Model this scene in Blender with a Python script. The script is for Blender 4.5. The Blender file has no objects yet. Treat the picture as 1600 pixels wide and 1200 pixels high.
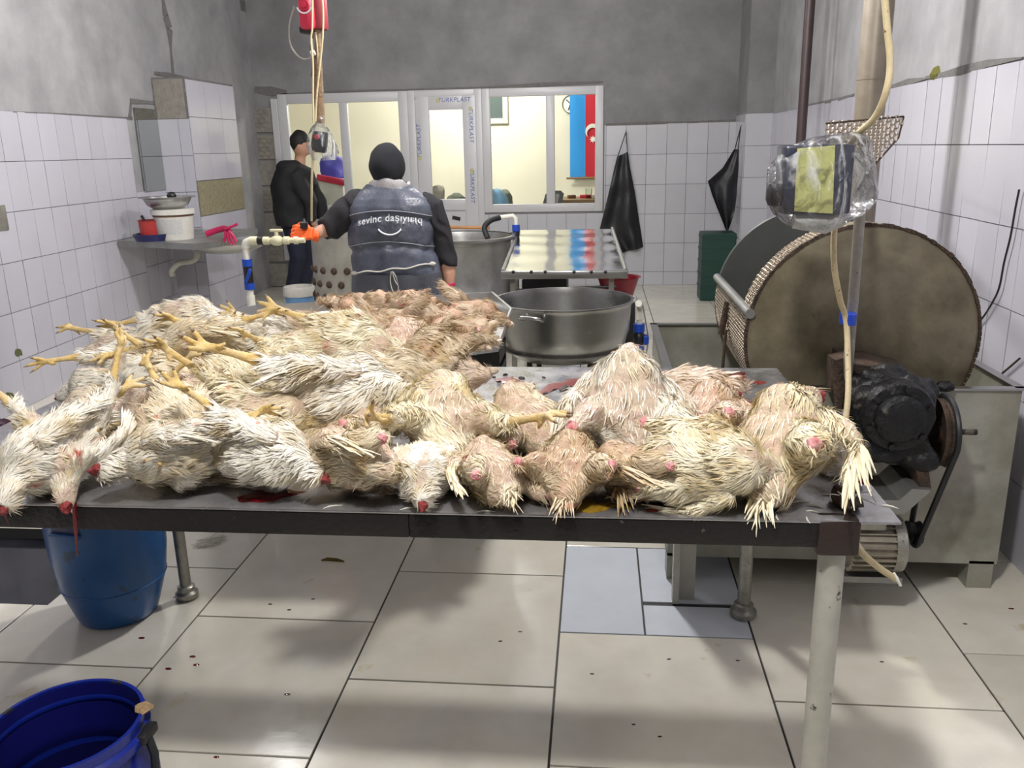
import bpy, bmesh, math, random
from mathutils import Vector, Matrix, Euler, noise
random.seed(7)
R = math.radians
scene = bpy.context.scene

# ------------------------------------------------------------------ camera
CAM_F = 1325.55; CAM_H = 1.4724
c_right = Vector((0.99450, 0.09668, -0.02024)).normalized()
c_fwd = Vector((-0.09890, 0.95825, -0.26810)).normalized()
def _basis():
    pitch, roll, yaw = 0.271422, -0.021006, -0.102843
    cy, sy = math.cos(yaw), math.sin(yaw)
    fw = Vector((sy*math.cos(pitch), cy*math.cos(pitch), -math.sin(pitch)))
    r = Vector((cy, -sy, 0)); u = r.cross(fw)
    c, s = math.cos(roll), math.sin(roll)
    return c*r+s*u, -s*r+c*u, fw
c_right, c_up, c_fwd = _basis()
cam_data = bpy.data.cameras.new('camera')
cam = bpy.data.objects.new('camera', cam_data)
scene.collection.objects.link(cam)
cam_data.sensor_width = 36; cam_data.lens = CAM_F/1600*36
cam_data.clip_start = .05
m = Matrix((c_right, c_up, -c_fwd)).transposed().to_4x4()
m.translation = Vector((0, 0, CAM_H))
cam.matrix_world = m
scene.camera = cam

# ------------------------------------------------------------------ world, lamps, exposure
scene.view_settings.view_transform = 'Standard'
scene.view_settings.look = 'None'
scene.view_settings.gamma = 1
scene.view_settings.exposure = 0.0
scene.view_settings.use_curve_mapping = False
w = bpy.data.worlds.new('world'); scene.world = w
w.use_nodes = True
w.node_tree.nodes['Background'].inputs[0].default_value = (.93, .95, 1, 1)
w.node_tree.nodes['Background'].inputs[1].default_value = .05
def lamp(name, loc, power, size, color=(1, .98, .96), sy=None, rot=(0, 0, 0)):
    l = bpy.data.lights.new(name, 'POINT'); l.energy = power; l.color = color
    l.shadow_soft_size = size
    o = bpy.data.objects.new(name, l); scene.collection.objects.link(o)
    o.location = loc; o.rotation_euler = [R(a) for a in rot]
    return o
lamp('ceiling_lamp_front', (-.25, .55, 2.85), 200, .10)
lamp('ceiling_lamp_middle', (-.20, 3.95, 2.85), 185, .10)
lamp('ceiling_lamp_left', (-2.1, 4.7, 2.85), 75, .10)
lamp('ceiling_lamp_back', (-.9, 7.0, 2.85), 62, .12)
lamp('ceiling_lamp_office', (-1.6, 11.0, 2.6), 150, .2, (1, .97, .90))

# ------------------------------------------------------------------ helpers
def ray(x, y):
    return ((x-800)*c_right - (y-600)*c_up + CAM_F*c_fwd)/CAM_F
def at(x, y, X=None, Y=None, Z=None):
    d = ray(x, y)
    t = X/d.x if X is not None else Y/d.y if Y is not None else (Z-CAM_H)/d.z
    return Vector((0, 0, CAM_H)) + t*d
def V(*a): return Vector(a)

def link(o): scene.collection.objects.link(o)
def tag(o, label=None, cat=None, group=None, kind=None):
    if label: o['label'] = label
    if cat: o['category'] = cat
    if group: o['group'] = group
    if kind: o['kind'] = kind
    return o
def thing(name, label, cat, loc=(0, 0, 0), group=None):
    o = bpy.data.objects.new(name, None); link(o)
    o.empty_display_size = .05
    o.location = loc
    return tag(o, label, cat, group)

class MB:
    def __init__(s): s.v = []; s.f = []
    def add(s, vs, fs):
        n = len(s.v); s.v += [Vector(v) for v in vs]; s.f += [tuple(i+n for i in f) for f in fs]; return s
    def box(s, c, d, rot=None, bev=0.0):
        c = Vector(c); h = Vector(d)/2
        if bev > 0:
            bm = bmesh.new(); bmesh.ops.create_cube(bm, size=1)
            for v in bm.verts: v.co = Vector((v.co.x*d[0], v.co.y*d[1], v.co.z*d[2]))
            bmesh.ops.bevel(bm, geom=bm.edges[:], offset=min(bev, min(d)*.45), segments=2, affect='EDGES', profile=.5)
            bm.verts.index_update()
            vs = [v.co.copy() for v in bm.verts]; fs = [[v.index for v in f.verts] for f in bm.faces]; bm.free()
        else:
            vs = [Vector((x*h.x, y*h.y, z*h.z)) for x in (-1, 1) for y in (-1, 1) for z in (-1, 1)]
            fs = [(0, 1, 3, 2), (4, 6, 7, 5), (0, 4, 5, 1), (2, 3, 7, 6), (0, 2, 6, 4), (1, 5, 7, 3)]
        if rot is not None:
            m = Euler([R(a) for a in rot]).to_matrix(); vs = [m @ v for v in vs]
        return s.add([c+v for v in vs], fs)
    def bb(s, a, b, bev=0.0):
        a = Vector(a); b = Vector(b)
        return s.box((a+b)/2, [abs(b[i]-a[i]) for i in range(3)], bev=bev)
    def tube(s, pts, r, n=12, caps=True, flat=None):
        pts = [Vector(p) for p in pts]; m = len(pts)
        rs = r if isinstance(r, (list, tuple)) else [r]*m
        ref = None; rings = []
        for i, p in enumerate(pts):
            t = (pts[min(i+1, m-1)]-pts[max(i-1, 0)])
            if t.length < 1e-9: t = Vector((0, 0, 1))
            t.normalize()
            if ref is None:
                ref = Vector((0, 0, 1)) if abs(t.z) < .9 else Vector((1, 0, 0))
            a = (ref - t*ref.dot(t))
            if a.length < 1e-6: a = t.orthogonal()
            a.normalize(); b = t.cross(a); ref = a
            fl = flat or 1
            rings.append([p + rs[i]*(math.cos(2*math.pi*k/n)*a + fl*math.sin(2*math.pi*k/n)*b) for k in range(n)])
        vs = [v for rg in rings for v in rg]; fs = []
        for i in range(m-1):
            for k in range(n):
                fs.append((i*n+k, i*n+(k+1) % n, (i+1)*n+(k+1) % n, (i+1)*n+k))
        if caps: fs.append(tuple(reversed(range(n)))); fs.append(tuple((m-1)*n+k for k in range(n)))
        return s.add(vs, fs)
    def lathe(s, prof, c, n=40, axis='Z', closed=False, arc=None):
        c = Vector(c); vs = []; fs = []
        a0, a1 = arc if arc else (0, 2*math.pi)
        full = arc is None
        cols = n if full else n+1
        for j in range(cols):
            a = a0+(a1-a0)*j/n
            for (r, h) in prof:
                if axis == 'Z': vs.append(c+Vector((r*math.cos(a), r*math.sin(a), h)))
                elif axis == 'Y': vs.append(c+Vector((r*math.cos(a), h, r*math.sin(a))))
                else: vs.append(c+Vector((h, r*math.cos(a), r*math.sin(a))))
        k = len(prof)
        for j in range(n):
            j2 = (j+1) % cols if full else j+1
            for i in range(k-1):
                fs.append((j*k+i, j2*k+i, j2*k+i+1, j*k+i+1))
        return s.add(vs, fs)
    def sphere(s, c, r, n=14, m=9):
        r = Vector(r) if isinstance(r, (tuple, list, Vector)) else Vector((r, r, r)); c = Vector(c)
        vs = [c+Vector((0, 0, r.z))]; fs = []
        for i in range(1, m):
            for j in range(n):
                a = math.pi*i/m; b = 2*math.pi*j/n
                vs.append(c+Vector((r.x*math.sin(a)*math.cos(b), r.y*math.sin(a)*math.sin(b), r.z*math.cos(a))))
        vs.append(c-Vector((0, 0, r.z))); L = len(vs)-1
        for j in range(n): fs.append((0, 1+j, 1+(j+1) % n)); fs.append((L, L-n+(j+1) % n, L-n+j))
        for i in range(m-2):
            for j in range(n):
                a = 1+i*n+j; b = 1+i*n+(j+1) % n; fs.append((a, a+n, b+n, b))
        return s.add(vs, fs)
    def prism(s, poly, off):
        off = Vector(off); n = len(poly); p = [Vector(q) for q in poly]
        vs = p+[q+off for q in p]
        fs = [tuple(reversed(range(n))), tuple(range(n, 2*n))]+[(i, (i+1) % n, (i+1) % n+n, i+n) for i in range(n)]
        return s.add(vs, fs)
    def xf(s, m):
        s.v = [m @ v for v in s.v]; return s
    def warp(s, fn):
        s.v = [fn(v) for v in s.v]; return s
    def jitter(s, amp, sc=10, seed=0):
        o = Vector((seed*3.1, seed*7.7, seed*1.3))
        s.v = [v+amp*noise.noise_vector(v*sc+o) for v in s.v]; return s
    def build(s, name, mat, parent=None, smooth=True, local=False, angle=40):
        me = bpy.data.meshes.new(name)
        if local or not s.v: org = Vector((0, 0, 0))
        else:
            xs = [v.x for v in s.v]; ys = [v.y for v in s.v]; zs = [v.z for v in s.v]
            org = Vector(((min(xs)+max(xs))/2, (min(ys)+max(ys))/2, min(zs)))
        me.from_pydata([v-org for v in s.v], [], s.f); me.update()
        bm = bmesh.new(); bm.from_mesh(me); bmesh.ops.recalc_face_normals(bm, faces=bm.faces[:]); bm.to_mesh(me); bm.free()
        if mat: me.materials.append(mat)
        if smooth:
            for p in me.polygons: p.use_smooth = True
            try: me.set_sharp_from_angle(angle=R(angle))
            except Exception: pass
        o = bpy.data.objects.new(name, me); link(o)
        if parent is not None:
            o.parent = parent; o.location = org-(wloc(parent) if not local else Vector((0, 0, 0)))
        else: o.location = org
        return o
def wloc(o):
    l = Vector(o.location)
    while o.parent: o = o.parent; l += Vector(o.location)
    return l
def struct(name, mb, mat, smooth=False, parent=None):
    o = mb.build(name, mat, parent, smooth)
    if parent is None: o['kind'] = 'structure'
    return o
def spline(pts, n=8):
    pts = [Vector(p) for p in pts]; out = []
    P = [pts[0]]+pts+[pts[-1]]
    for i in range(1, len(P)-2):
        for k in range(n):
            t = k/n; a, b, c, d = P[i-1], P[i], P[i+1], P[i+2]
            out.append(.5*((2*b)+(c-a)*t+(2*a-5*b+4*c-d)*t*t+(3*b-a-3*c+d)*t**3))
    out.append(pts[-1]); return out

def fuse(mb, voxel, smooth=4, deci=None):
    me = bpy.data.meshes.new('tmp'); me.from_pydata([tuple(v) for v in mb.v], [], mb.f); me.update()
    bm = bmesh.new(); bm.from_mesh(me); bmesh.ops.recalc_face_normals(bm, faces=bm.faces[:]); bm.to_mesh(me); bm.free()
    o = bpy.data.objects.new('tmp', me); link(o)
    r = o.modifiers.new('r', 'REMESH'); r.mode = 'VOXEL'; r.voxel_size = voxel
    s = o.modifiers.new('s', 'SMOOTH'); s.factor = .5; s.iterations = smooth
    dg = bpy.context.evaluated_depsgraph_get(); res = bpy.data.meshes.new_from_object(o.evaluated_get(dg))
    bpy.data.objects.remove(o); out = MB()
    out.v = [v.co.copy() for v in res.vertices]; out.f = [tuple(p.vertices) for p in res.polygons]
    bpy.data.meshes.remove(res); bpy.data.meshes.remove(me)
    return out
# ------------------------------------------------------------------ materials
def mat(name, col, rough=.5, metal=0, var=0, col2=None, vscale=6, bump=0, bscale=40, rvar=0, island=0, objcol=False,
        spots=None, sscale=30, sthr=.62, coat=0, trans=0, sub=0, spec=.5, detail=6, stretch=None, sheen=0, emit=None):
    m = bpy.data.materials.new(name); m.use_nodes = True
    nt = m.node_tree; N = nt.nodes; L = nt.links; b = N['Principled BSDF']
    def node(t, **k):
        n = N.new(t)
        for a, v in k.items(): setattr(n, a, v)
        return n
    c1 = (*col, 1)
    b.inputs['Base Color'].default_value = c1
    b.inputs['Roughness'].default_value = rough; b.inputs['Metallic'].default_value = metal
    b.inputs['Specular IOR Level'].default_value = spec
    if coat: b.inputs['Coat Weight'].default_value = coat; b.inputs['Coat Roughness'].default_value = .08
    if trans: b.inputs['Transmission Weight'].default_value = trans
    if sub:
        b.inputs['Subsurface Weight'].default_value = sub; b.inputs['Subsurface Scale'].default_value = .01
    if sheen: b.inputs['Sheen Weight'].default_value = sheen
    if emit: b.inputs['Emission Color'].default_value = (*emit[0], 1); b.inputs['Emission Strength'].default_value = emit[1]
    tc = node('ShaderNodeTexCoord'); src = tc.outputs['Object']
    if stretch:
        mp = node('ShaderNodeMapping'); mp.inputs['Scale'].default_value = stretch; L.new(src, mp.inputs[0]); src = mp.outputs[0]
    cur = None
    def rgb(v):
        n = node('ShaderNodeRGB'); n.outputs[0].default_value = (*v, 1); return n.outputs[0]
    def noi(scale, det=detail, rg=.6):
        n = node('ShaderNodeTexNoise'); n.inputs['Scale'].default_value = scale; n.inputs['Detail'].default_value = det
        n.inputs['Roughness'].default_value = rg; L.new(src, n.inputs['Vector']); return n.outputs[0]
    def ramp(f, a, bb):
        r = node('ShaderNodeMapRange'); r.inputs[1].default_value = a; r.inputs[2].default_value = bb; L.new(f, r.inputs[0]); return r.outputs[0]
    def mix(f, a, bb, mode='MIX'):
        x = node('ShaderNodeMix', data_type='RGBA', blend_type=mode)
        if isinstance(f, float): x.inputs[0].default_value = f
        else: L.new(f, x.inputs[0])
        L.new(a, x.inputs[6]); L.new(bb, x.inputs[7]); return x.outputs[2]
    if col2 or var or island or objcol or spots:
        cur = rgb(col)
        if col2: cur = mix(ramp(noi(vscale), .38, .64), cur, rgb(col2))
        if var:
            n2 = ramp(noi(vscale*2.3, 8), .25, .75)
            hs = node('ShaderNodeHueSaturation'); L.new(cur, hs.inputs['Color'])
            mr = node('ShaderNodeMapRange'); mr.inputs[3].default_value = 1-var; mr.inputs[4].default_value = 1+var; L.new(n2, mr.inputs[0])
            L.new(mr.outputs[0], hs.inputs['Value']); cur = hs.outputs[0]
        if island:
            g = node('ShaderNodeNewGeometry'); hs = node('ShaderNodeHueSaturation'); L.new(cur, hs.inputs['Color'])
            mr = node('ShaderNodeMapRange'); mr.inputs[3].default_value = 1-island; mr.inputs[4].default_value = 1+island*.5
            L.new(g.outputs['Random Per Island'], mr.inputs[0]); L.new(mr.outputs[0], hs.inputs['Value']); cur = hs.outputs[0]
        if objcol:
            oi = node('ShaderNodeObjectInfo'); cur = mix(1.0, cur, oi.outputs['Color'], 'MULTIPLY')
        if spots:
            cur = mix(ramp(noi(sscale, 4, .55), sthr, sthr+.06), cur, rgb(spots))
        L.new(cur, b.inputs['Base Color'])
    if rvar:
        mr = node('ShaderNodeMapRange'); mr.inputs[1].default_value = .3; mr.inputs[2].default_value = .7
        mr.inputs[3].default_value = max(0.02, rough-rvar); mr.inputs[4].default_value = rough+rvar
        L.new(noi(vscale*1.7), mr.inputs[0]); L.new(mr.outputs[0], b.inputs['Roughness'])
    if bump:
        bp = node('ShaderNodeBump'); bp.inputs['Strength'].default_value = bump; bp.inputs['Distance'].default_value = .01
        L.new(noi(bscale), bp.inputs['Height']); L.new(bp.outputs[0], b.inputs['Normal'])
    return m

M = {}
M['floor'] = mat('porcelain floor tile', (.66, .62, .52), .16, var=.07, col2=(.70, .67, .59), vscale=3, bump=.06, bscale=9, rvar=.06, island=.10, spots=(.56, .49, .32), sscale=6, sthr=.66)
M['floor_blue'] = mat('cool grey floor tile', (.60, .64, .70), .18, var=.05, vscale=3, bump=.05, bscale=9)
M['grout'] = mat('dark grout', (.03, .03, .028), .6)
M['wgrout'] = mat('grey wall grout', (.10, .10, .11), .8)
M['wtile'] = mat('white glazed wall tile', (.50, .49, .55), .22, var=.03, vscale=2, island=.05, bump=.03, bscale=5)
M['btile'] = mat('white glazed tile on back wall', (.52, .52, .55), .24, var=.04, vscale=2, island=.05, bump=.03, bscale=5)
M['plaster'] = mat('light cement plaster', (.35, .345, .355), .9, var=.18, col2=(.28, .275, .285), vscale=1.7, bump=.35, bscale=14)
M['plaster_dark'] = mat('grey cement plaster', (.25, .247, .25), .9, var=.18, col2=(.20, .20, .203), vscale=1.5, bump=.4, bscale=14)
M['cement'] = mat('dark cement smear', (.16, .155, .15), .95, var=.2, vscale=12, bump=.6, bscale=60)
M['stone'] = mat('raw cement block', (.27, .25, .22), .95, var=.25, vscale=8, bump=.8, bscale=50)
M['pvc'] = mat('white pvc frame', (.56, .56, .57), .35, var=.03, vscale=4)
M['cream'] = mat('cream painted wall', (.80, .765, .67), .8, var=.03, vscale=1)
M['steel'] = mat('stainless steel', (.46, .46, .45), .30, 1, var=.10, vscale=3, rvar=.03, bump=.02, bscale=9)
M['steel_pan'] = mat('dull stainless pan', (.30, .30, .29), .30, 1, var=.15, vscale=4, rvar=.04)
M['steel_mirror'] = mat('polished stainless sheet', (.42, .42, .42), .12, 1, var=.08, vscale=3, bump=.3, bscale=3.5)
M['steel_top'] = mat('worn steel table top', (.44, .43, .44), .30, .8, var=.24, vscale=7, rvar=.12, bump=.08, bscale=20, col2=(.31, .31, .32))
M['dull_steel'] = mat('dull grey sheet steel', (.34, .34, .33), .38, .7, var=.15, col2=(.25, .25, .24), vscale=4, rvar=.1, bump=.06)
M['tank'] = mat('grimy sheet metal tank', (.42, .415, .36), .45, .35, var=.22, col2=(.29, .28, .22), vscale=3.2, rvar=.12, bump=.15, bscale=15)
M['disc'] = mat('grimy olive metal disc', (.235, .205, .14), .45, .35, var=.45, col2=(.12, .10, .06), vscale=2.6, rvar=.12, bump=.2, bscale=12, spots=(.06, .045, .03), sscale=9, sthr=.66)
M['disc_dark'] = mat('dark grey metal disc', (.10, .105, .10), .45, .5, var=.15, vscale=3)
M['perf'] = mat('perforated plate', (.30, .25, .19), .40, .7, var=.35, vscale=9)
M['rust'] = mat('rusty crusted iron', (.09, .055, .035), .7, .3, var=.45, col2=(.04, .028, .02), vscale=14, bump=1, bscale=60)
M['black_grease'] = mat('greasy black iron', (.009, .009, .010), .36, .3, var=.4, vscale=12, bump=1, bscale=30, spots=(.10, .09, .07), sscale=15, sthr=.62)
M['black_rubber'] = mat('black rubber', (.012, .012, .013), .5)
M['black_iron'] = mat('black painted angle iron', (.012, .010, .010), .42, .2, spots=(.10, .085, .06), sscale=60, sthr=.68, bump=.4, bscale=80)
M['brown_iron'] = mat('dark brown painted iron', (.035, .022, .018), .45, .2, spots=(.10, .085, .06), sscale=60, sthr=.68, bump=.4, bscale=80)
M['leg'] = mat('white painted iron leg', (.44, .43, .37), .42, 0, var=.15, vscale=8, spots=(.03, .025, .02), sscale=38, sthr=.66, bump=.2)
M['leg_grey'] = mat('worn grey metal leg', (.34, .33, .29), .35, .6, var=.25, vscale=10, spots=(.05, .045, .03), sscale=30, sthr=.64)
M['blue'] = mat('blue barrel plastic', (.008, .085, .27), .30, var=.15, vscale=3, spots=(.012, .055, .13), sscale=14, sthr=.62, bump=.08, bscale=20)
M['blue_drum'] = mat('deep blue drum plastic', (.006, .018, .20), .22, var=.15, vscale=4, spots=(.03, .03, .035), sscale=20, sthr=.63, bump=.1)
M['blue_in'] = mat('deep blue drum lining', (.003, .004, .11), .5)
M['black'] = mat('black plastic', (.012, .012, .014), .4)
M['dark_water'] = mat('dark standing water', (.008, .009, .013), .10, var=.3, col2=(.022, .022, .028), vscale=3, spec=.3)
M['white_plastic'] = mat('white pipe plastic', (.72, .70, .62), .35)
M['cream_plastic'] = mat('cream pipe plastic', (.66, .63, .42), .4, var=.08)
M['blue_valve'] = mat('blue valve plastic', (.01, .06, .42), .35)
M['cable_cream'] = mat('cream cable', (.60, .50, .30), .55, var=.12, vscale=40, spots=(.15, .07, .04), sscale=60, sthr=.66)
M['grey_conduit'] = mat('grey conduit', (.30, .28, .25), .5, .1, var=.2, vscale=20, spots=(.05, .04, .03), sscale=60, sthr=.67)
M['post'] = mat('brownish painted post', (.26, .225, .18), .42, .2, var=.15, col2=(.20, .165, .12), vscale=5, spots=(.5, .48, .42), sscale=18, sthr=.72)
M['pipe_brown'] = mat('dark brown pipe', (.055, .035, .035), .45, .2, var=.15)
M['blue_tape'] = mat('blue tape', (.01, .05, .40), .3)
M['red_plastic'] = mat('red plastic', (.55, .03, .07), .30, var=.08)
M['pot_red'] = mat('red enamel', (.42, .04, .035), .35, var=.1)
M['navy_plastic'] = mat('navy plastic', (.012, .015, .09), .35)
M['white_bucket'] = mat('white bucket plastic', (.62, .60, .55), .35, var=.1, vscale=10)
M['label_grey'] = mat('printed paper label', (.52, .52, .50), .5, var=.25, vscale=60)
M['bucket_blue'] = mat('blue bucket print', (.16, .34, .62), .35, var=.15)
M['brown'] = mat('brown band', (.14, .07, .035), .5)
M['glove_red'] = mat('crimson rubber glove', (.48, .015, .09), .38)
M['orange'] = mat('orange rubber glove', (.95, .13, .015), .45, bump=.3, bscale=60)
M['apron'] = mat('black rubber apron', (.012, .012, .014), .42, bump=.5, bscale=9)
M['skin'] = mat('human skin', (.50, .27, .18), .5, sub=.1)
M['hair'] = mat('black hair', (.008, .007, .007), .6, bump=.6, bscale=120)
M['beanie'] = mat('black knitted cap', (.007, .0075, .011), .9, bump=.3, bscale=220)
M['sweater'] = mat('dark charcoal sweatshirt', (.016, .015, .018), .85, bump=.5, bscale=16)
M['vest'] = mat('quilted grey blue vest', (.06, .066, .086), .34, var=.3, col2=(.10, .11, .15), vscale=5, bump=.7, bscale=13)
M['vest_line'] = mat('pale seam piping', (.38, .39, .43), .5)
M['vest_low'] = mat('dark grey waterproof apron', (.075, .08, .095), .34, var=.2, vscale=5, bump=.7, bscale=11)
M['collar'] = mat('silver collar fabric', (.34, .33, .33), .35, var=.3, vscale=10, bump=.4, bscale=20)
M['white'] = mat('white print', (.85, .85, .86), .5)
M['cord'] = mat('off white cord', (.55, .52, .47), .7)
M['jacket'] = mat('black jacket', (.010, .010, .012), .8, bump=.4, bscale=14)
M['jeans'] = mat('dark navy trousers', (.008, .011, .028), .8)
M['green'] = mat('dark green crate', (.005, .04, .028), .45)
M['paper_yellow'] = mat('yellow green card label', (.50, .50, .17), .6, var=.08, vscale=8)
M['flag_blue'] = mat('flag light blue', (.03, .30, .80), .7)
M['flag_red'] = mat('flag red', (.55, .02, .045), .7)
M['wood'] = mat('wood', (.25, .15, .07), .5, var=.2, vscale=8, stretch=(1, 8, 8))
M['rag_blue'] = mat('pale blue cloth', (.22, .42, .66), .8, bump=.5, bscale=12)
M['violet'] = mat('violet blue plastic sheet', (.07, .06, .42), .45, bump=.6, bscale=9)
M['dark_glass'] = mat('dark window glass', (.10, .13, .13), .1)
M['gravelly'] = mat('grey green sack', (.13, .15, .12), .8, var=.3, vscale=20, bump=.6)
M['chair_grey'] = mat('grey chair fabric', (.12, .12, .13), .7)
M['plum'] = mat('dark plum gore', (.05, .008, .03), .25, var=.4, vscale=20, bump=.6)
M['blood'] = mat('fresh blood', (.11, .002, .005), .12, var=.3, vscale=30)
M['blood_thin'] = mat('smeared blood', (.17, .022, .020), .25, var=.4, vscale=30)
M['droppings'] = mat('brown yellow fluid', (.20, .12, .012), .15, var=.4, vscale=20)
M['dirt'] = mat('dark crumbs', (.035, .018, .012), .6)
M['lamp'] = mat('lamp tube', (.9, .9, .9), .5, emit=((1, .98, .95), 4))
def glassy(name, tint, gloss, fac, alpha_noise=False, rough=.05):
    m = bpy.data.materials.new(name); m.use_nodes = True; nt = m.node_tree; N = nt.nodes; L = nt.links
    N.remove(N['Principled BSDF']); out = N['Material Output']
    t = N.new('ShaderNodeBsdfTransparent'); t.inputs[0].default_value = (*tint, 1)
    g = N.new('ShaderNodeBsdfGlossy'); g.inputs['Roughness'].default_value = rough; g.inputs[0].default_value = (*gloss, 1)
    mx = N.new('ShaderNodeMixShader')
    lw = N.new('ShaderNodeLayerWeight'); lw.inputs[0].default_value = fac
    if alpha_noise:
        tc = N.new('ShaderNodeTexCoord'); n = N.new('ShaderNodeTexNoise'); n.inputs['Scale'].default_value = 14; n.inputs['Detail'].default_value = 5
        n.inputs['Distortion'].default_value = 1.5
        L.new(tc.outputs['Object'], n.inputs['Vector'])
        bp = N.new('ShaderNodeBump'); bp.inputs['Strength'].default_value = 1; bp.inputs['Distance'].default_value = .03
        L.new(n.outputs[0], bp.inputs['Height']); L.new(bp.outputs[0], g.inputs['Normal']); L.new(bp.outputs[0], lw.inputs['Normal'])
    L.new(lw.outputs['Fresnel'], mx.inputs[0]); L.new(t.outputs[0], mx.inputs[1]); L.new(g.outputs[0], mx.inputs[2])
    if alpha_noise:
        d = N.new('ShaderNodeBsdfDiffuse'); d.inputs[0].default_value = (.85, .86, .88, 1)
        m2 = N.new('ShaderNodeMixShader'); mr = N.new('ShaderNodeMapRange'); mr.inputs[1].default_value = .52; mr.inputs[2].default_value = .70; mr.inputs[3].default_value = .03; mr.inputs[4].default_value = .45
        n3 = N.new('ShaderNodeTexNoise'); n3.inputs['Scale'].default_value = 9; n3.inputs['Detail'].default_value = 6; n3.inputs['Distortion'].default_value = 2.5
        mp = N.new('ShaderNodeMapping'); mp.inputs['Scale'].default_value = (1.8, .6, .5); mp.inputs['Rotation'].default_value = (0, .7, 0)
        L.new(tc.outputs['Object'], mp.inputs[0]); L.new(mp.outputs[0], n3.inputs['Vector']); L.new(n3.outputs[0], mr.inputs[0]); L.new(mr.outputs[0], m2.inputs[0])
        L.new(mx.outputs[0], m2.inputs[1]); L.new(d.outputs[0], m2.inputs[2]); L.new(m2.outputs[0], out.inputs[0])
    else: L.new(mx.outputs[0], out.inputs[0])
    return m
M['glass'] = glassy('window glass', (.93, .95, .93), (.8, .8, .8), .15)
M['film'] = glassy('clear plastic bag film', (.94, .95, .96), (1, 1, 1), .22, True, .10)
M['mirror'] = mat('mirror glass', (.50, .53, .50), .04, 1)

# ------------------------------------------------------------------ setting
# side walls run very slightly apart towards the back
def xl(y): return -3.5-.045*(y-5)
def xr(y): return 1.50+.030*(y-3)
SX = [-1.311+.6*k for k in range(-6, 9)]
T = .008
fl = MB(); fb = MB()
def ftile(x0, x1, y0, y1, mb=None, g=.003):
    (mb or fl).bb((x0+g, y0+g, -T), (x1-g, y1-g, 0), bev=.0015)
def yat(x, y): return at(x, y, Z=0).y
cols = {
    -1: [yat(120, 1039), yat(315, 887)],
    0: [yat(450, 967), yat(360, 1178), yat(540, 833)],
    1: [yat(700, 1067), yat(750, 896)],
    2: [yat(1030, 993)],
    3: [yat(1390, 1103), yat(1300, 912)],
    4: [yat(1550, 1022)],
}
YB = 9.32
PIT = [(-3.35, -2.30, 3.25, 4.55), (-3.6, -1.86, 2.42, 3.0)]   # two sunken wet bays left of the table
for k in range(-6, 8):
    x0 = -1.311+.6*k; x1 = x0+.6
    base = cols.get(k, [2.2+.17*k])
    ys = sorted(base)
    while ys[0] > -.6: ys.insert(0, ys[0]-.6)
    while ys[-1] < YB: ys.append(ys[-1]+.6)
    for a, b in zip(ys[:-1], ys[1:]):
        if k == 2 and abs(a-cols[2][0]) < .02:
            # odd infill of cut tiles behind the table legs
            xm = at(1008, 990, Z=0).x
            ftile(x0, xm, a, b, fb)
            ym = yat(1060, 945)
            ftile(xm, x1, a, ym-.006, fb); ftile(xm, x1, ym+.012, b, fb)
            continue
        ftile(x0, x1, a, b)
# cut the wet bays out: build the floor from tiles that do not fall into them
def clip_out(mb, rects):
    bm = bmesh.new(); me = bpy.data.meshes.new('t'); me.from_pydata(mb.v, [], mb.f); bm.from_mesh(me)
    for (a, b, c, d) in rects:
        for co, no in (((a, 0, 0), (1, 0, 0)), ((b, 0, 0), (1, 0, 0)), ((0, c, 0), (0, 1, 0)), ((0, d, 0), (0, 1, 0))):
            bmesh.ops.bisect_plane(bm, geom=bm.verts[:]+bm.edges[:]+bm.faces[:], plane_co=co, plane_no=no)
        kill = [f for f in bm.faces if a < f.calc_center_median().x < b and c < f.calc_center_median().y < d]
        bmesh.ops.delete(bm, geom=kill, context='FACES')
    bm.verts.index_update(); r = MB(); r.v = [v.co.copy() for v in bm.verts]; r.f = [tuple(v.index for v in f.verts) for f in bm.faces]
    bm.free(); return r
fl = clip_out(fl, PIT)
floor = struct('floor', fl, M['floor'])
fb.build('cool_grey_tiles', M['floor_blue'], floor, False)
g = MB()
xs = sorted({-5.2, 6.2}); 
g.bb((-5.2, -.9, -.30), (3.2, 9.6, -.20))
def strip(a, b, c, d): g.bb((a, c, -.2), (b, d, -T*.6))
strip(-5.2, -3.6, -.9, 9.6); strip(-1.86, 3.2, -.9, 9.6)
strip(-3.6, -1.86, -.9, 2.42); strip(-3.6, -1.86, 3.0, 3.25); strip(-3.6, -1.86, 4.55, 9.6)
strip(-3.6, -3.35, 3.25, 4.55); strip(-2.30, -1.86, 3.25, 4.55)
g.build('grout_bed', M['grout'], floor, False)
for (a, b, c, d) in PIT:
    MB().bb((a, c, -.06), (b, d, -.045)).build('drain_water', M['dark_water'], floor, False)

def wall_tiles(mb, P, du, n, u0, u1, zt, tw, th, zb=0, off=None, g=.002):
    """tiles on a vertical wall: P origin at z=0, du unit direction along it, n outward normal"""
    P = Vector(P); du = Vector(du).normalized(); n = Vector(n).normalized()
    u = u0 if off is None else u0-((u0-off) % tw)
    while u < u1-.002:
        a = max(u, u0); b = min(u+tw, u1); z = zt
        while z > zb+.002:
            c = max(z-th, zb)
            if b-a > .006 and z-c > .006:
                q = []
                j = [random.uniform(-.0012, .0012) for _ in range(2)]
                for (uu, zz, k) in ((a+g, c+g, 0), (b-g, c+g, 1), (b-g, z-g, 1), (a+g, z-g, 0)):
                    q.append(P+du*uu+V(0, 0, zz)+n*(.007+j[0]*(1 if k else -1)+j[1]*(1 if zz > (c+z)/2 else -1)))
                back = [p-n*.010 for p in q]
                mb.add(q+back, [(0, 1, 2, 3), (0, 4, 5, 1), (1, 5, 6, 2), (2, 6, 7, 3), (3, 7, 4, 0)])
            z = c
        u += tw
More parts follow.
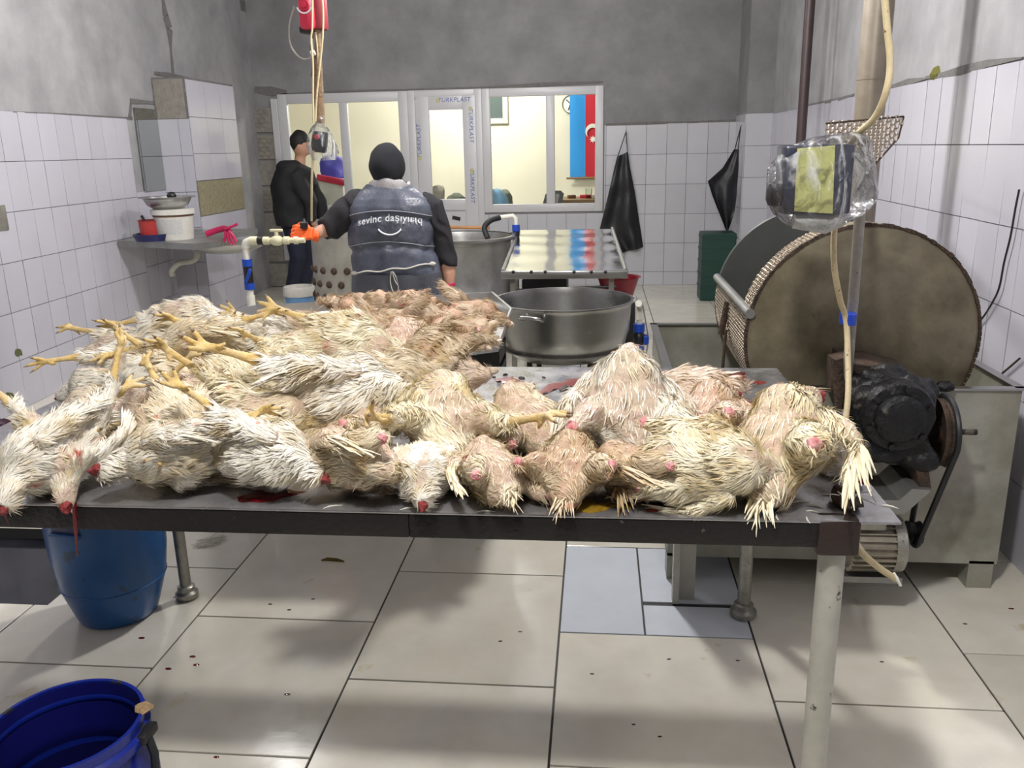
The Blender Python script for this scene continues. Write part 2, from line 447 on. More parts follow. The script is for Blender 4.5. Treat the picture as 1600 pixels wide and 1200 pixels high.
ZT = 1.745; TW = .195; TH = .291
H = 3.3
# left wall (plaster above, tiles below)
pl_y = 6.93
wl = MB()
DL0, DL1, DLZ = 7.86, 8.62, 1.97
def lbox(mb, y0, y1, z0, z1, t=.15):
    mb.prism([(xl(y0), y0, z0), (xl(y1), y1, z0), (xl(y1), y1, z1), (xl(y0), y0, z1)], (-t, 0, 0))
lbox(wl, -.9, DL0, 0, H); lbox(wl, DL1, 9.47, 0, H); lbox(wl, DL0, DL1, DLZ, H)
wall_left = struct('wall_left', wl, M['plaster'])
nl = V(1, .045, 0).normalized(); dl = V(-.045, 1, 0)
tl = MB(); gb = MB()
def ly(y): return (V(xl(y), y, 0)-V(xl(0), 0, 0)).length
wall_tiles(tl, (xl(0), 0, 0), dl, nl, 0, ly(6.42), ZT, TW, TH)
wall_tiles(tl, (xl(0), 0, 0), dl, nl, ly(6.42), ly(pl_y), 1.20, TW, TH)
gb.prism([(xl(0)+.001, 0, 0), (xl(6.42)+.001, 6.42, 0), (xl(6.42)+.001, 6.42, ZT), (xl(0)+.001, 0, ZT)], (.002, 0, 0))
tl.build('wall_tiles', M['wtile'], wall_left, False)
gb.build('tile_grout', M['wgrout'], wall_left, False)
# pier on the left wall, tiled, bare cement patch at its top
px_ = at(296, 190, Y=pl_y).x; PX0 = xl(pl_y)
pier = MB().bb((PX0-.05, pl_y, 0), (px_, DL0, 2.075))
trim1 = struct('trim_1', pier, M['cement'])
pt = MB()
wall_tiles(pt, (PX0, pl_y, 0), (1, 0, 0), (0, -1, 0), .0, px_-PX0, 1.755, .185, TH)
wall_tiles(pt, (px_, pl_y, 0), (0, 1, 0), (1, 0, 0), 0, DL0-pl_y, 2.06, .31, TH, zb=1.26)
wall_tiles(pt, (px_, pl_y, 0), (0, 1, 0), (1, 0, 0), 0, DL0-pl_y, .97, .31, TH)
pt.build('pier_tiles', M['wtile'], trim1, False)
MB().bb((PX0+.01, pl_y-.006, 1.76), (px_-.02, pl_y, 2.06)).jitter(.008, 20).build('bare_cement_patch', M['stone'], trim1, False)
MB().bb((px_, pl_y+.015, .975), (px_+.004, DL0-.015, 1.255)).build('adhesive_patch', mat('ribbed tile adhesive', (.27, .24, .15), .9, var=.3, vscale=14, bump=1, bscale=25), trim1, False)
# cement gashes
gs = MB()
def gash(mb, pts, wds, wall='L', th=.006):
    P = []; 
    for (x, y) in pts:
        P.append(wpt(x, y, wall))
    for i in range(len(P)-1):
        a, b = P[i], P[i+1]; d = (b-a).normalized(); nn = {'L': nl, 'B': V(0, -1, 0), 'R': V(-1, .03, 0)}[wall]
        s = d.cross(nn).normalized()
        wa, wb = wds[i], wds[i+1]
        q = [a+s*wa+nn*.001, b+s*wb+nn*.001, b-s*wb+nn*.001, a-s*wa+nn*.001]
        mb.prism(q, nn*th)
def wpt(x, y, wall):
    d = ray(x, y)
    if wall == 'L': # X = -3.5 -.045*(Y-5)
        t = (-3.5+.225)/(d.x+.045*d.y)
    elif wall == 'R':
        t = (1.50-.09)/(d.x-.030*d.y)
    else: t = YB/d.y
    return V(0, 0, CAM_H)+t*d
random.seed(3)
gash(gs, [(254, 0), (258, 25), (264, 45), (266, 75), (270, 118)], [.02, .05, .055, .015, .025])
gash(gs, [(240, 114), (262, 117), (308, 125)], [.012, .02, .004])
gash(gs, [(203, 158), (232, 160), (256, 163)], [.02, .012, .018])
gash(gs, [(204, 160), (202, 185)], [.012, .02])
gash(gs, [(0, 174), (100, 178), (190, 184), (206, 185)], [.004, .004, .006, .012])
gash(gs, [(375, 8), (390, 12), (398, 4)], [.05, .06, .05])
gs.build('cement_smears', M['cement'], wall_left, False)
# patterned rough blockwork beside the left door and on the back wall corner
# left door
d1 = MB()
def lq(y0, y1, z0, z1, o=-.06, t=.05): return [(xl(y0)+o, y0, z0), (xl(y1)+o, y1, z0), (xl(y1)+o, y1, z1), (xl(y0)+o, y0, z1)], (-t, 0, 0)
for (a, b, c, d) in ((DL0, DL0+.07, 0, DLZ), (DL1-.07, DL1, 0, DLZ), (DL0, DL1, DLZ-.07, DLZ), (DL0, DL1, 0, .1), (DL0+.09, DL0+.16, .05, DLZ-.09), (DL1-.17, DL1-.10, .05, DLZ-.09), (DL0+.1, DL1-.1, .8, .9), (DL0+.1, DL1-.1, DLZ-.16, DLZ-.09)):
    d1.prism(*lq(a, b, c, d, (-.02 if b-a < .08 or d > 1.9 else -.04)-.0013*len(d1.v)/8))
d1o = struct('door_1', d1, M['pvc'])
MB().prism(*lq(DL0+.1, DL1-.1, .1, .8, -.05, .02)).build('lower_panel', M['pvc'], d1o, False)
MB().prism(*lq(DL0+.1, DL1-.1, .9, DLZ-.15, -.055, .006)).build('pane', M['dark_glass'], d1o, False)
MB().prism(*lq(DL0+.075, DL0+.09, .05, DLZ-.08, .0, .05)).build('door_gasket', M['black'], d1o, False)
struct('wall_hallway', MB().bb((-4.6, 7.4, 0), (-4.5, 9.2, 2.6)), M['plaster_dark'])

# right wall
wr = MB().prism([(xr(-.9), -.9, 0), (xr(9.47), 9.47, 0), (xr(9.47), 9.47, H), (xr(-.9), -.9, H)], (.15, 0, 0))
wall_right = struct('wall_right', wr, M['plaster'])
tr = MB(); dr = V(.03, 1, 0); nr = V(-1, .03, 0)
o0 = wpt(1562, 102, 'R').y % TW
wall_tiles(tr, (xr(0), 0, 0), dr, nr, 0, 9.3, 1.738, TW, TH, off=o0)
tr.build('wall_tiles', M['wtile'], wall_right, False)
MB().prism([(xr(0)-.001, 0, 0), (xr(9.3)-.001, 9.3, 0), (xr(9.3)-.001, 9.3, 1.738), (xr(0)-.001, 0, 1.738)], (-.002, 0, 0)).build('tile_grout', M['wgrout'], wall_right, False)
gr_ = MB()
gash(gr_, [(1262, 165), (1310, 156), (1335, 148)], [.008, .012, .006], 'R')
gash(gr_, [(1385, 138), (1420, 128), (1450, 122)], [.004, .016, .004], 'R')
gash(gr_, [(1448, 121), (1475, 117), (1505, 110), (1545, 99), (1600, 90)], [.006, .012, .020, .014, .003], 'R')
gr_.build('cement_smears', M['cement'], wall_right, False)
MB().sphere(wpt(1463, 114, 'R'), (.012, .06, .03)).jitter(.012, 40).build('moss_patch', mat('mossy growth', (.13, .12, .02), .9, var=.4, vscale=60, bump=1), wall_right)

# back wall around the glazed partition
WX0, WX1, WZ0, WZ1 = -3.43, .056, .80, 2.075
DX0, DX1 = -1.985, -1.254
wb = MB()
wb.bb((-4.0, YB, WZ1), (3.0, YB+.15, H)); wb.bb((-4.0, YB, 0), (WX0, YB+.15, WZ1)); wb.bb((WX1, YB, 0), (3.0, YB+.15, WZ1))
wb.bb((WX0, YB, 0), (DX0, YB+.15, WZ0)); wb.bb((DX1, YB, 0), (WX1, YB+.15, WZ0))
wall_back = struct('wall_back', wb, M['plaster_dark'])
tb = MB(); BW, BH = .21, .308
wall_tiles(tb, (0, YB, 0), (1, 0, 0), (0, -1, 0), .066, 1.9, 1.685, BW, BH, off=.085)
wall_tiles(tb, (0, YB, 0), (1, 0, 0), (0, -1, 0), DX1, .066, WZ0-.02, BW, BH, off=.085)
wall_tiles(tb, (0, YB, 0), (1, 0, 0), (0, -1, 0), WX0, DX0, WZ0-.02, BW, BH, off=.085)
tb.build('wall_tiles', M['btile'], wall_back, False)
MB().bb((.066, YB-.003, 0), (1.9, YB, 1.685)).bb((DX1, YB-.003, 0), (.066, YB, WZ0-.02)).bb((WX0, YB-.003, 0), (DX0, YB, WZ0-.02)).build('tile_grout', M['wgrout'], wall_back, False)
gz = MB()
gash(gz, [(945, 195), (1000, 193), (1080, 191), (1157, 188)], [.012, .016, .01, .012], 'B')
gash(gz, [(440, 149), (520, 143), (640, 141), (760, 137), (850, 132), (943, 128)], [.018, .01, .014, .012, .02, .008], 'B')
gash(gz, [(398, 140), (425, 143), (448, 144)], [.03, .05, .02], 'B')
gash(gz, [(1178, 8), (1176, 100), (1170, 178)], [.006, .006, .005], 'B')
gash(gz, [(1190, 48), (1235, 40)], [.006, .03], 'B')
gz.build('cement_smears', M['cement'], wall_back, False)
# raw blockwork strip left of the glazing
rb = MB()
zz = 0
while zz < 1.95:
    rb.bb((-3.72, YB-.025, zz+.008), (WX0-.07, YB, min(zz+.27, 2.0)-.008), bev=.004); zz += .28
ro = rb.build('raw_blockwork', M['stone'], wall_back, False)
mesh_m = mat('ribbed block adhesive', (.24, .215, .16), .9, var=.2, vscale=9)
dm = MB()
for z0 in (.30, .86, 1.42, 1.72):
    for r_ in range(5):
        for q in range(4):
            cx = -3.69+.075*q+(.037 if r_ % 2 else 0); cz = z0+.045*r_
            if cx+.04 > WX0-.08: continue
            dm.tube([(cx+.04*math.cos(a), YB-.028, cz+.03*math.sin(a)) for a in [math.pi*i/6 for i in range(7)]], .004, 5)
dm.build('trowel_ridges', mesh_m, wall_back)
# corner pier at the right
PCX = 1.42; PCY = 8.75
pc = MB().bb((PCX, PCY, 0), (xr(9)+.05, YB, H))
trim2 = struct('trim_2', pc, M['plaster_dark'])
pq = MB()
wall_tiles(pq, (PCX, PCY, 0), (1, 0, 0), (0, -1, 0), 0, xr(9)-PCX, 1.745, .27, .30)
wall_tiles(pq, (PCX, PCY, 0), (0, 1, 0), (-1, 0, 0), 0, YB-PCY, 1.745, .29, .30)
pq.build('pier_tiles', M['btile'], trim2, False)

# partition frames (each window or door one piece of the setting, its pane a child)
def frame(mb, x0, x1, z0, z1, w, y=YB-.02, d=.07, bev=.006):
    mb.bb((x0, y, z0), (x0+w, y+d, z1), bev=bev); mb.bb((x1-w, y, z0), (x1, y+d, z1), bev=bev)
    mb.bb((x0+w-.002, y+.0015, z1-w), (x1-w+.002, y+d-.002, z1-.0006), bev=bev); mb.bb((x0+w-.002, y+.0015, z0+.0006), (x1-w+.002, y+d-.002, z0+w), bev=bev)
f1 = MB(); frame(f1, WX0, -2.013, WZ0, WZ1, .10); f1.bb((-2.76, YB-.0175, WZ0+.098), (-2.67, YB+.045, WZ1-.098), bev=.006)
w1 = struct('window_1', f1, M['pvc'], True)
MB().bb((WX0+.09, YB+.01, WZ0+.09), (-2.02, YB+.016, WZ1-.09)).build('pane', M['glass'], w1, False)
MB().bb((WX0-.07, YB-.04, .3), (WX0, YB+.02, 2.03), bev=.005).build('side_post', M['pvc'], w1, False)
f2 = MB(); frame(f2, DX1+.035, WX1, WZ0, WZ1, .085); f2.bb((-.545, YB-.0175, WZ0+.083), (-.455, YB+.045, WZ1-.083), bev=.006)
w2 = struct('window_2', f2, M['pvc'], True)
MB().bb((DX1+.1, YB+.01, WZ0+.07), (WX1-.07, YB+.016, WZ1-.07)).build('pane', M['glass'], w2, False)
f3 = MB(); frame(f3, -2.0135, DX1+.0355, .02, WZ1+.002, .08)
dd = struct('door_2', f3, M['pvc'], True)
f4 = MB(); frame(f4, DX0+.06, DX1-.03, .05, WZ1-.06, .14, YB-.035, .05); f4.bb((DX0+.195, YB-.032, .83), (DX1-.165, YB+.01, .95), bev=.005)
leaf = f4.build('door_leaf', M['pvc'], dd)
MB().bb((DX0+.18, YB-.01, .15), (DX1-.15, YB, .86)).build('lower_panel', M['pvc'], dd, False)
MB().bb((DX0+.19, YB-.012, .93), (DX1-.16, YB-.006, 1.9)).build('pane', M['glass'], dd, False)
# printed protective tape on the door frame
def text_mesh(s, size, M4, mat_, name, parent, ext=.0006, shear=0):
    cu = bpy.data.curves.new('txt', 'FONT'); cu.body = s; cu.size = size; cu.extrude = ext; cu.shear = shear
    cu.space_character = 1.08
    cu.align_x = 'CENTER'; cu.align_y = 'CENTER'; cu.offset = size*.012 if 'kp' not in s.lower() else 0
    to = bpy.data.objects.new('txt', cu); link(to)
    dg = bpy.context.evaluated_depsgraph_get(); me = bpy.data.meshes.new_from_object(to.evaluated_get(dg))
    bpy.data.objects.remove(to); mb = MB(); mb.v = [M4 @ v.co for v in me.vertices]; mb.f = [tuple(p.vertices) for p in me.polygons]
    return mb.build(name, mat_, parent, False)
XZ = Matrix(((1, 0, 0, 0), (0, 0, 1, 0), (0, 1, 0, 0), (0, 0, 0, 1)))    # text plane to the wall plane
M['ink_blue'] = mat('blue printed ink', (.10, .13, .36), .5); M['ink_red'] = mat('red printed ink', (.40, .10, .18), .5); M['ink_gold'] = mat('pale gold print', (.50, .47, .25), .5)
tape = thing('printed_tape', '', '', (0, 0, 0)); 
for k_ in list(tape.keys()): del tape[k_]
tape.parent = dd; tape.location = -wloc(dd)
def tp(px, py, rot, size=.062, c='ink_blue'):
    p = at(px, py, Y=YB-.037)
    m4 = Matrix.Translation(p) @ Matrix.Rotation(R(rot), 4, 'Y') @ XZ
    text_mesh('TÜRKPLAST', size, m4, M[c], 'tape_lettering', tape, shear=.2)
tp(709, 156, 0); tp(655, 221, -90); tp(736, 196, 90); tp(738, 291, 90)
for (x, y) in ((684, 157), (656, 247), (735, 170), (737, 267)):
    p = at(x, y, Y=YB-.037); MB().box(p, (.035, .002, .045)).build('tape_logo', M['ink_gold'], tape, False)
MB().box(at(713, 341, Y=YB-.012), (.09, .003, .04), (0, 12, 0)).build('sticker', M['black'], dd, False)

# ceiling
struct('ceiling', MB().bb((-5.2, -.9, H), (3.2, 9.6, H+.12)), M['plaster'])

# office behind the partition
OY = 12.2
ob = MB()
ob.bb((-4.6, OY, -.1), (2.4, OY+.1, 3.2)); ob.bb((-4.7, YB+.15, -.1), (-4.6, OY+.1, 3.2)); ob.bb((2.4, YB+.15, -.1), (2.5, OY+.1, 3.2))
struct('wall_office', ob, M['cream'])
struct('trim_3', MB().bb((-4.7, YB+.15, 3.1), (2.5, OY+.1, 3.2)), M['cream'])
struct('trim_4', MB().bb((-4.7, YB+.15, -.12), (2.5, OY+.1, 0)), M['floor'])
a = at(757, 145, Y=OY-.02); b = at(794, 193, Y=OY-.02)
f5 = MB(); x0, x1, z0, z1 = a.x-.16, b.x, b.z, a.z+.25
frame(f5, x0, x1, z0, z1, .07, OY-.05, .05); w3 = struct('window_3', f5, M['white_plastic'], True)
MB().bb((x0+.05, OY-.02, z0+.05), (x1-.05, OY-.012, z1-.05)).build('pane', M['dark_glass'], w3, False)
# ------------------------------------------------------------------ butcher table
TZ = .82; TX0, TX1, TY0, TY1 = -1.50, .54, 1.44, 2.53
table = thing('work_table', 'long steel topped work table piled with chickens, dark front edge', 'table', (-.48, 2.0, 0))
top = MB().bb((TX0, TY0, TZ-.006), (TX1, TY1, TZ), bev=.002)
top.build('tabletop', M['steel_top'], table)
MB().bb((TX0+.01, TY0+.002, TZ-.055), (-.35, TY0+.03, TZ-.006), bev=.003).bb((-.35, TY0+.002, TZ-.055), (TX1-.075, TY0+.03, TZ-.006), bev=.003).build('front_rail', M['black_iron'], table)
MB().bb((TX0+.01, TY1-.04, TZ-.055), (TX1-.03, TY1-.01, TZ-.006)).bb((TX0+.01, TY0+.03, TZ-.055), (TX0+.04, TY1-.04, TZ-.006)).bb((TX1-.14, TY0+.03, TZ-.055), (TX1-.11, TY1-.04, TZ-.006)).build('frame_rail', M['brown_iron'], table)
MB().box((TX1-.105, TY0+.018, TZ-.035), (.075, .04, .07), bev=.006).jitter(.003, 40).build('corner_bracket', M['brown_iron'], table)
def legt(x, y, r, name='leg', m='leg', foot=True):
    b = MB().tube([(x, y, .03 if foot else 0), (x, y, TZ-.05)], r, 20)
    o = b.build(name, M[m], table)
    if foot:
        MB().lathe([(0, 0), (r*1.7, 0), (r*2.0, .008), (r*2.0, .022), (r*1.5, .03), (r*1.5, .045), (r*1.1, .05), (0, .05)], (x, y, 0), 24).build('foot', M['leg_grey'], o)
legt(TX1-.105, TY0+.035, .024, foot=False)
legt(.477, 2.50, .021, m='leg_grey'); legt(-1.40, 2.50, .019, m='leg_grey'); legt(-1.40, 1.50, .024)
# steel channel standing behind the table
ch = at(1062, 942, Z=0)
MB().bb((ch.x-.025, 2.56, 0), (ch.x-.005, 2.60, .70)).bb((ch.x-.005, 2.59, .0), (ch.x+.05, 2.61, .70)).build('support_channel', M['leg'])
tag(bpy.data.objects['support_channel'], 'upright cream metal channel standing on the floor behind the work table', 'support')

# stains, puddles and scraps on the table
def puddle(name, label, cat, pts, m, z=TZ, th=.0016, seed=0, group=None, jit=.006):
    P = [at(x, y, Z=z) for x, y in pts]
    n = len(P); out = []
    for i in range(n):
        a, b = P[i], P[(i+1) % n]
        for k in range(5):
            q = a.lerp(b, k/5); nn = noise.noise_vector(q*40+V(seed, 0, 0))
            out.append(V(q.x+jit*nn.x, q.y+jit*nn.y, z+.0004))
    c = sum(out, V(0, 0, 0))/len(out)
    mb = MB(); inner = [c.lerp(q, .86)+V(0, 0, th) for q in out]; base = out
    L = len(out); mb.add(base+inner+[c+V(0, 0, th)], [(i, (i+1) % L, (i+1) % L+L, i+L) for i in range(L)]+[(i+L, (i+1) % L+L, 2*L) for i in range(L)])
    return tag(mb.build(name, m), label, cat, group)
def ell(cx, cy, a, b, n=9, rot=0): return [(cx+a*math.cos(2*math.pi*i/n)*math.cos(rot)-b*math.sin(2*math.pi*i/n)*math.sin(rot), cy+a*math.cos(2*math.pi*i/n)*math.sin(rot)+b*math.sin(2*math.pi*i/n)*math.cos(rot)) for i in range(n)]
puddle('blood_pool', 'thick dark red blood pool at the back right of the table', 'blood', [(1112, 588), (1135, 584), (1164, 583), (1166, 590), (1150, 598), (1125, 594)], M['blood'], th=.003)
puddle('blood_pool', 'wide red blood smear under the chicken left of the brown one on front edge', 'blood', [(370, 777), (405, 766), (440, 764), (478, 768), (450, 776), (425, 784), (395, 786), (372, 784)], M['blood'], seed=1)
puddle('blood_pool', 'dark blood pool beside the severed red neck at mid front edge', 'blood', [(625, 768), (650, 760), (690, 768), (672, 782), (650, 790), (630, 782)], M['blood'], seed=2)
puddle('blood_smear', 'long thin red streak on bare steel behind the pile', 'blood', [(850, 603), (890, 592), (945, 585), (948, 588), (905, 600), (860, 610), (832, 622)], M['blood_thin'], seed=3, jit=.012, th=.0006)
puddle('blood_smear', 'short red smear nearest the upright white pipe behind the table', 'blood', [(1022, 582), (1040, 579), (1032, 588), (1020, 590)], M['blood_thin'], seed=4, th=.0006)
puddle('blood_smear', 'flat red smear right of the plucked chickens on the table', 'blood', [(1165, 626), (1185, 630), (1202, 637), (1190, 639), (1170, 634)], M['blood_thin'], seed=5, th=.0006)
puddle('blood_smear', 'faint brown red stain near the back right corner of the table', 'blood', ell(1187, 598, 11, 3), M['blood_thin'], seed=6, th=.0006)
puddle('blood_smear', 'small red spot on the front of the table right of the yellow puddle', 'blood', ell(1020, 797, 11, 4), M['blood_thin'], seed=7, th=.0006)
puddle('blood_smear', 'slim red streak crossing the steel left of the large breast-up chicken', 'blood', [(770, 592), (800, 588), (838, 606), (815, 604), (785, 600)], M['blood_thin'], seed=9, jit=.014, th=.0006)
puddle('yellow_puddle', 'yellow brown fluid puddle on the front of the table', 'puddle', [(900, 785), (915, 778), (928, 790), (965, 785), (988, 790), (985, 796), (960, 792), (938, 800), (918, 802), (898, 797)], M['droppings'], seed=8, th=.002)
for i, (x, y, s_) in enumerate([(772, 590, 3.2), (790, 586, 5), (780, 597, 4), (815, 592, 5), (833, 601, 4), (797, 606, 4), (885, 610, 12), (850, 590, 3), (825, 617, 3)]):
    p = at(x, y, Z=TZ); s2 = s_*p.y/1325
    o = MB().sphere(p+V(0, 0, s2*.25), (s2, s2*.8, s2*.4), 8, 6).jitter(s2*.5, 70, i).build('meat_scrap', M['dirt'])
    tag(o, ['leftmost dark scrap at the back edge of the bare steel', 'dark scrap near the back edge left of the cauldron legs', 'second dark scrap from the left, beside the big yellow chicken', 'dark scrap at the back edge below the cauldron rim', 'dark scrap right of the big yellow chicken on bare steel', 'lowest left dark scrap beside the big yellow chicken', 'largest flat dark scrap left of the large breast-up chicken', 'tiny dark scrap near the long red streak', 'dark scrap nearest the grey speckled breast'][i], 'scrap', 'dark scraps on the back of the table')
# feathers lying loose on the table front
mf = mat('loose white feather', (.62, .60, .52), .8)
fm = MB()
for i, (x, y) in enumerate([(1210, 793), (1222, 797), (1270, 800), (1263, 812), (1276, 792), (1340, 742), (1300, 775), (1215, 808), (1390, 792), (1250, 785), (520, 792), (480, 782), (640, 795), (760, 800)]):
    p = at(x, y, Z=TZ+.001); a = random.uniform(-.5, .6)+(math.pi/2 if i % 4 == 3 else 0); l = random.uniform(.012, .02)
    d = V(math.cos(a), math.sin(a), 0); q = V(-d.y, d.x, 0)*.0018
    pts = [p-d*l, p-d*l*.3+q*1.5, p+d*l*.3+q, p+d*l]
    fm.tube([pts[0], pts[1]+V(0, 0, .001), pts[2]+V(0, 0, .001), pts[3]], [.0006, .0018, .0015, .0004], 5)
tag(fm.build('loose_feathers', mf), 'short white feather bits stuck along the front of the table', 'feathers', kind='stuff')
# clot with feathers on the right corner
cp = at(1322, 790, Z=TZ)
clot = thing('gore_clump', 'brown lump with white feather bits at the front right table corner', 'scrap', tuple(cp))
MB().sphere(cp+V(0, 0, .012), (.026, .038, .018), 16, 10).jitter(.012, 45, 2).build('clot', M['rust'], clot)
q = MB(); random.seed(5)
for i in range(9):
    a = random.uniform(0, 6.3); c = cp+V(.02*math.cos(a), .03*math.sin(a), .026)
    q.tube(spline([c, c+V(random.uniform(-.02, .02), random.uniform(-.02, .02), .006), c+V(random.uniform(-.03, .03), random.uniform(-.03, .0), -.012)], 4), .0012, 5)
q.build('feather_bits', mf, clot)

# ------------------------------------------------------------------ blue barrel below the table
def barrel_blue():
    c = at(187, 955, Z=0); BS = .83
    t = thing('plastic_barrel', 'closed blue plastic barrel standing under the left end of the table', 'barrel', tuple(c))
    prof = [(0, 0), (.135, 0), (.148, .008), (.158, .03), (.195, .13), (.212, .23), (.216, .33), (.214, .42), (.205, .50), (.19, .56), (.17, .59), (.14, .605), (.135, .63), (.12, .635), (0, .63)]
    prof = [(a*BS, b) for a, b in prof]
    b = MB().lathe(prof, c, 56)
    b.build('body', M['blue'], t, angle=30)
    for h in (.135, .50): MB().lathe([((.20 if h > .2 else .193)*BS, h-.004), ((.2085 if h > .2 else .1995)*BS, h), ((.20 if h > .2 else .195)*BS, h+.004)], c, 56).build('ring', M['blue'], t)
    # recessed hand grips cut as raised lips facing the camera
    a = R(-97)
    for s_, w_ in ((0, .06),):
        n = V(math.cos(a), math.sin(a), 0); tdir = V(-n.y, n.x, 0); p = c+n*.203*BS+V(0, 0, .39)
        MB().box(p, (.10, .02, .055), (0, 0, 90+math.degrees(a)), bev=.006).build('grip_recess', M['navy_plastic'], t)
        MB().box(p+n*.008-V(0, 0, .03), (.105, .022, .014), (0, 0, 90+math.degrees(a)), bev=.005).build('grip_lip', M['blue'], t)
barrel_blue()
# open blue drum in the front left corner
def drum_open():
    c = at(98, 1125, Z=.5); c = V(c.x, c.y, 0)
    rim = at(100, 1130, Z=.46); c = V(rim.x, rim.y, 0)
    r = abs(at(212, 1110, Z=.46).x-at(-12, 1110, Z=.46).x)/2
    t = thing('open_drum', 'open deep blue plastic drum in the near left corner, dirty rim', 'drum', tuple(c))
    h = .46
    out = [(0, 0), (r*.95, 0), (r*1.02, .02), (r*1.06, .10), (r*1.09, .22), (r*1.08, .32), (r*1.03, .39), (r*1.0, .415), (r*1.06, .42), (r*1.06, .435), (r*1.0, .44), (r*1.0, h), (r*.95, h), (r*.94, .40), (r*.97, .3), (r*.97, .05), (0, .04)]
    MB().lathe(out, c, 64).build('body', M['blue_drum'], t, angle=35)
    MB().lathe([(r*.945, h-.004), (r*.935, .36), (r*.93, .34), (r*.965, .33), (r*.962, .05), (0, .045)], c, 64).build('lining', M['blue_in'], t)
    MB().lathe([(r*.93, h-.03), (r*.915, h-.036), (r*.93, h-.042)], c, 64).build('inner_ring', M['blue_drum'], t)
    a = R(8); n = V(math.cos(a), math.sin(a), 0)
    p = c+n*(r*1.07)
    MB().tube([p+V(0, 0, .43), p+n*.02+V(0, -.02, .40), p+n*.03+V(0, -.045, .345)], .008, 8).box(p+V(0, 0, .43), (.02, .05, .02), bev=.004).build('clamp_lever', M['black'], t)
    MB().sphere(c+V(r*math.cos(R(22)), r*math.sin(R(22)), h), (.018, .014, .006), 10, 6).jitter(.006, 80).build('dirt_crust', mat('tan crust', (.30, .20, .10), .9, var=.4, vscale=50, bump=1), t)
drum_open()

# floor litter
def flspot(pts, i, m, lab, cat, name, grp, s_=4):
    for k, (x, y) in enumerate(pts):
        p = at(x, y, Z=0); r = s_*p.y/1325
        o = MB().sphere(p+V(0, 0, .0004), (r, r*.55, .0008), 10, 5).jitter(r*.15, 60, k).build(name, m); tag(o, lab, cat, grp)
for q_, l_ in (((221, 997), 'red blood drop on the floor nearest below the blue barrel'), ((301, 1026), 'upper of three close blood drops on the floor right of the open drum'), ((263, 1045), 'leftmost of three close blood drops on the floor right of the open drum'), ((307, 1039), 'lower right of three close blood drops on the floor right of the open drum'), ((449, 1085), 'red drop in the shadow band on the floor, left of centre'), ((275, 933), 'small red drop between the barrel and the round footed table leg'), ((338, 1183), 'red drop at the bottom edge right of the open blue drum')):
    flspot([q_], 0, M['blood'], l_, 'blood', 'blood_drop', 'blood drops on the left floor tiles', 6.5)
flspot([(1580, 951)], 0, M['blood'], 'lone red blood drop on the floor right of the tank foot', 'blood', 'blood_drop', None, 5)
flspot([(422, 944), (452, 953), (489, 936), (813, 987), (1153, 1032), (1031, 1151), (990, 1132), (1508, 975), (925, 1053), (1378, 1034), (1045, 1030), (782, 1002)], 0, M['dirt'], 'small dark crumb on the floor tiles', 'crumb', 'dark crumbs on the floor', 3)
p = at(520, 877, Z=0)
lf = MB().tube([p+V(-.045, 0, .003), p+V(-.02, .004, .006), p+V(.02, .0, .005), p+V(.045, -.004, .003)], [.002, .008, .008, .003], 8, flat=.35).build('dry_leaf', mat('olive dry leaf', (.16, .12, .02), .7, var=.3, vscale=50)); tag(lf, 'olive curled leaf on the floor below the table', 'leaf')
random.seed(11); q = MB(); p = at(330, 846, Z=0)
for i in range(26):
    a = random.uniform(.2, 1.4); l = random.uniform(.04, .1); c = p+V(random.uniform(-.03, .03), random.uniform(-.05, .05), .004)
    q.tube([c-V(math.cos(a)*l/2, math.sin(a)*l/2, 0), c+V(.006, -.004, .006), c+V(math.cos(a)*l/2, math.sin(a)*l/2, .002)], [.001, .0022, .0006], 5)
tag(q.build('feather_clump', mf), 'small wet tuft of feathers on the floor beside the table leg', 'feathers')
p = at(20, 672, Z=-.04)
o = MB().sphere(at(8, 676, Z=0)+V(0, 0, .0), (.19, .12, .06), 20, 12).jitter(.05, 12).build('gut_bag', M['plum']); tag(o, 'dark purple bag of offal lying at the far left behind the table', 'bag')

# ------------------------------------------------------------------ stainless tray with plucked chickens
R0 = at(788, 531, Z=.80); 
tray = thing('steel_tray', 'large shallow stainless tray holding pale plucked chickens, behind the table', 'tray', (-1.0, 3.2, 0))
zT = .80
FR = at(708, 556, Z=zT-.05)
trp = [at(706, 558, Z=zT-.045), at(782, 548, Z=zT-.045), at(800, 497, Z=zT-.045), at(770, 470, Z=zT-.045), at(400, 492, Z=zT-.045), at(318, 508, Z=zT-.045), at(330, 560, Z=zT-.045)]
tb_ = MB(); n = len(trp); cx = sum(trp, V(0, 0, 0))/n
o1 = [V(p.x, p.y, zT-.05) for p in trp]; o2 = [V(p.x, p.y, zT) for p in trp]
o1 = [cx.lerp(V(p.x, p.y, cx.z), .985) for p in trp]; o1 = [V(p.x, p.y, zT-.05) for p in o1]
o2 = [V(p.x, p.y, zT) for p in trp]; i2 = [V(*(cx.lerp(V(p.x, p.y, cx.z), .985)).xy, zT) for p in trp]; i1 = [V(*(cx.lerp(V(p.x, p.y, cx.z), .975)).xy, zT-.044) for p in trp]
r0 = [V(*(cx.lerp(V(p.x, p.y, cx.z), 1.012)).xy, zT-.004) for p in trp]
vs = o1+r0+o2+i2+i1
fs = [tuple(range(n))]+[tuple(reversed(range(4*n, 5*n)))]
for k in range(4):
    for i in range(n): fs.append((k*n+i, k*n+(i+1) % n, (k+1)*n+(i+1) % n, (k+1)*n+i))
tb_.add(vs, fs); tb_.build('pan', M['steel'], tray, False)
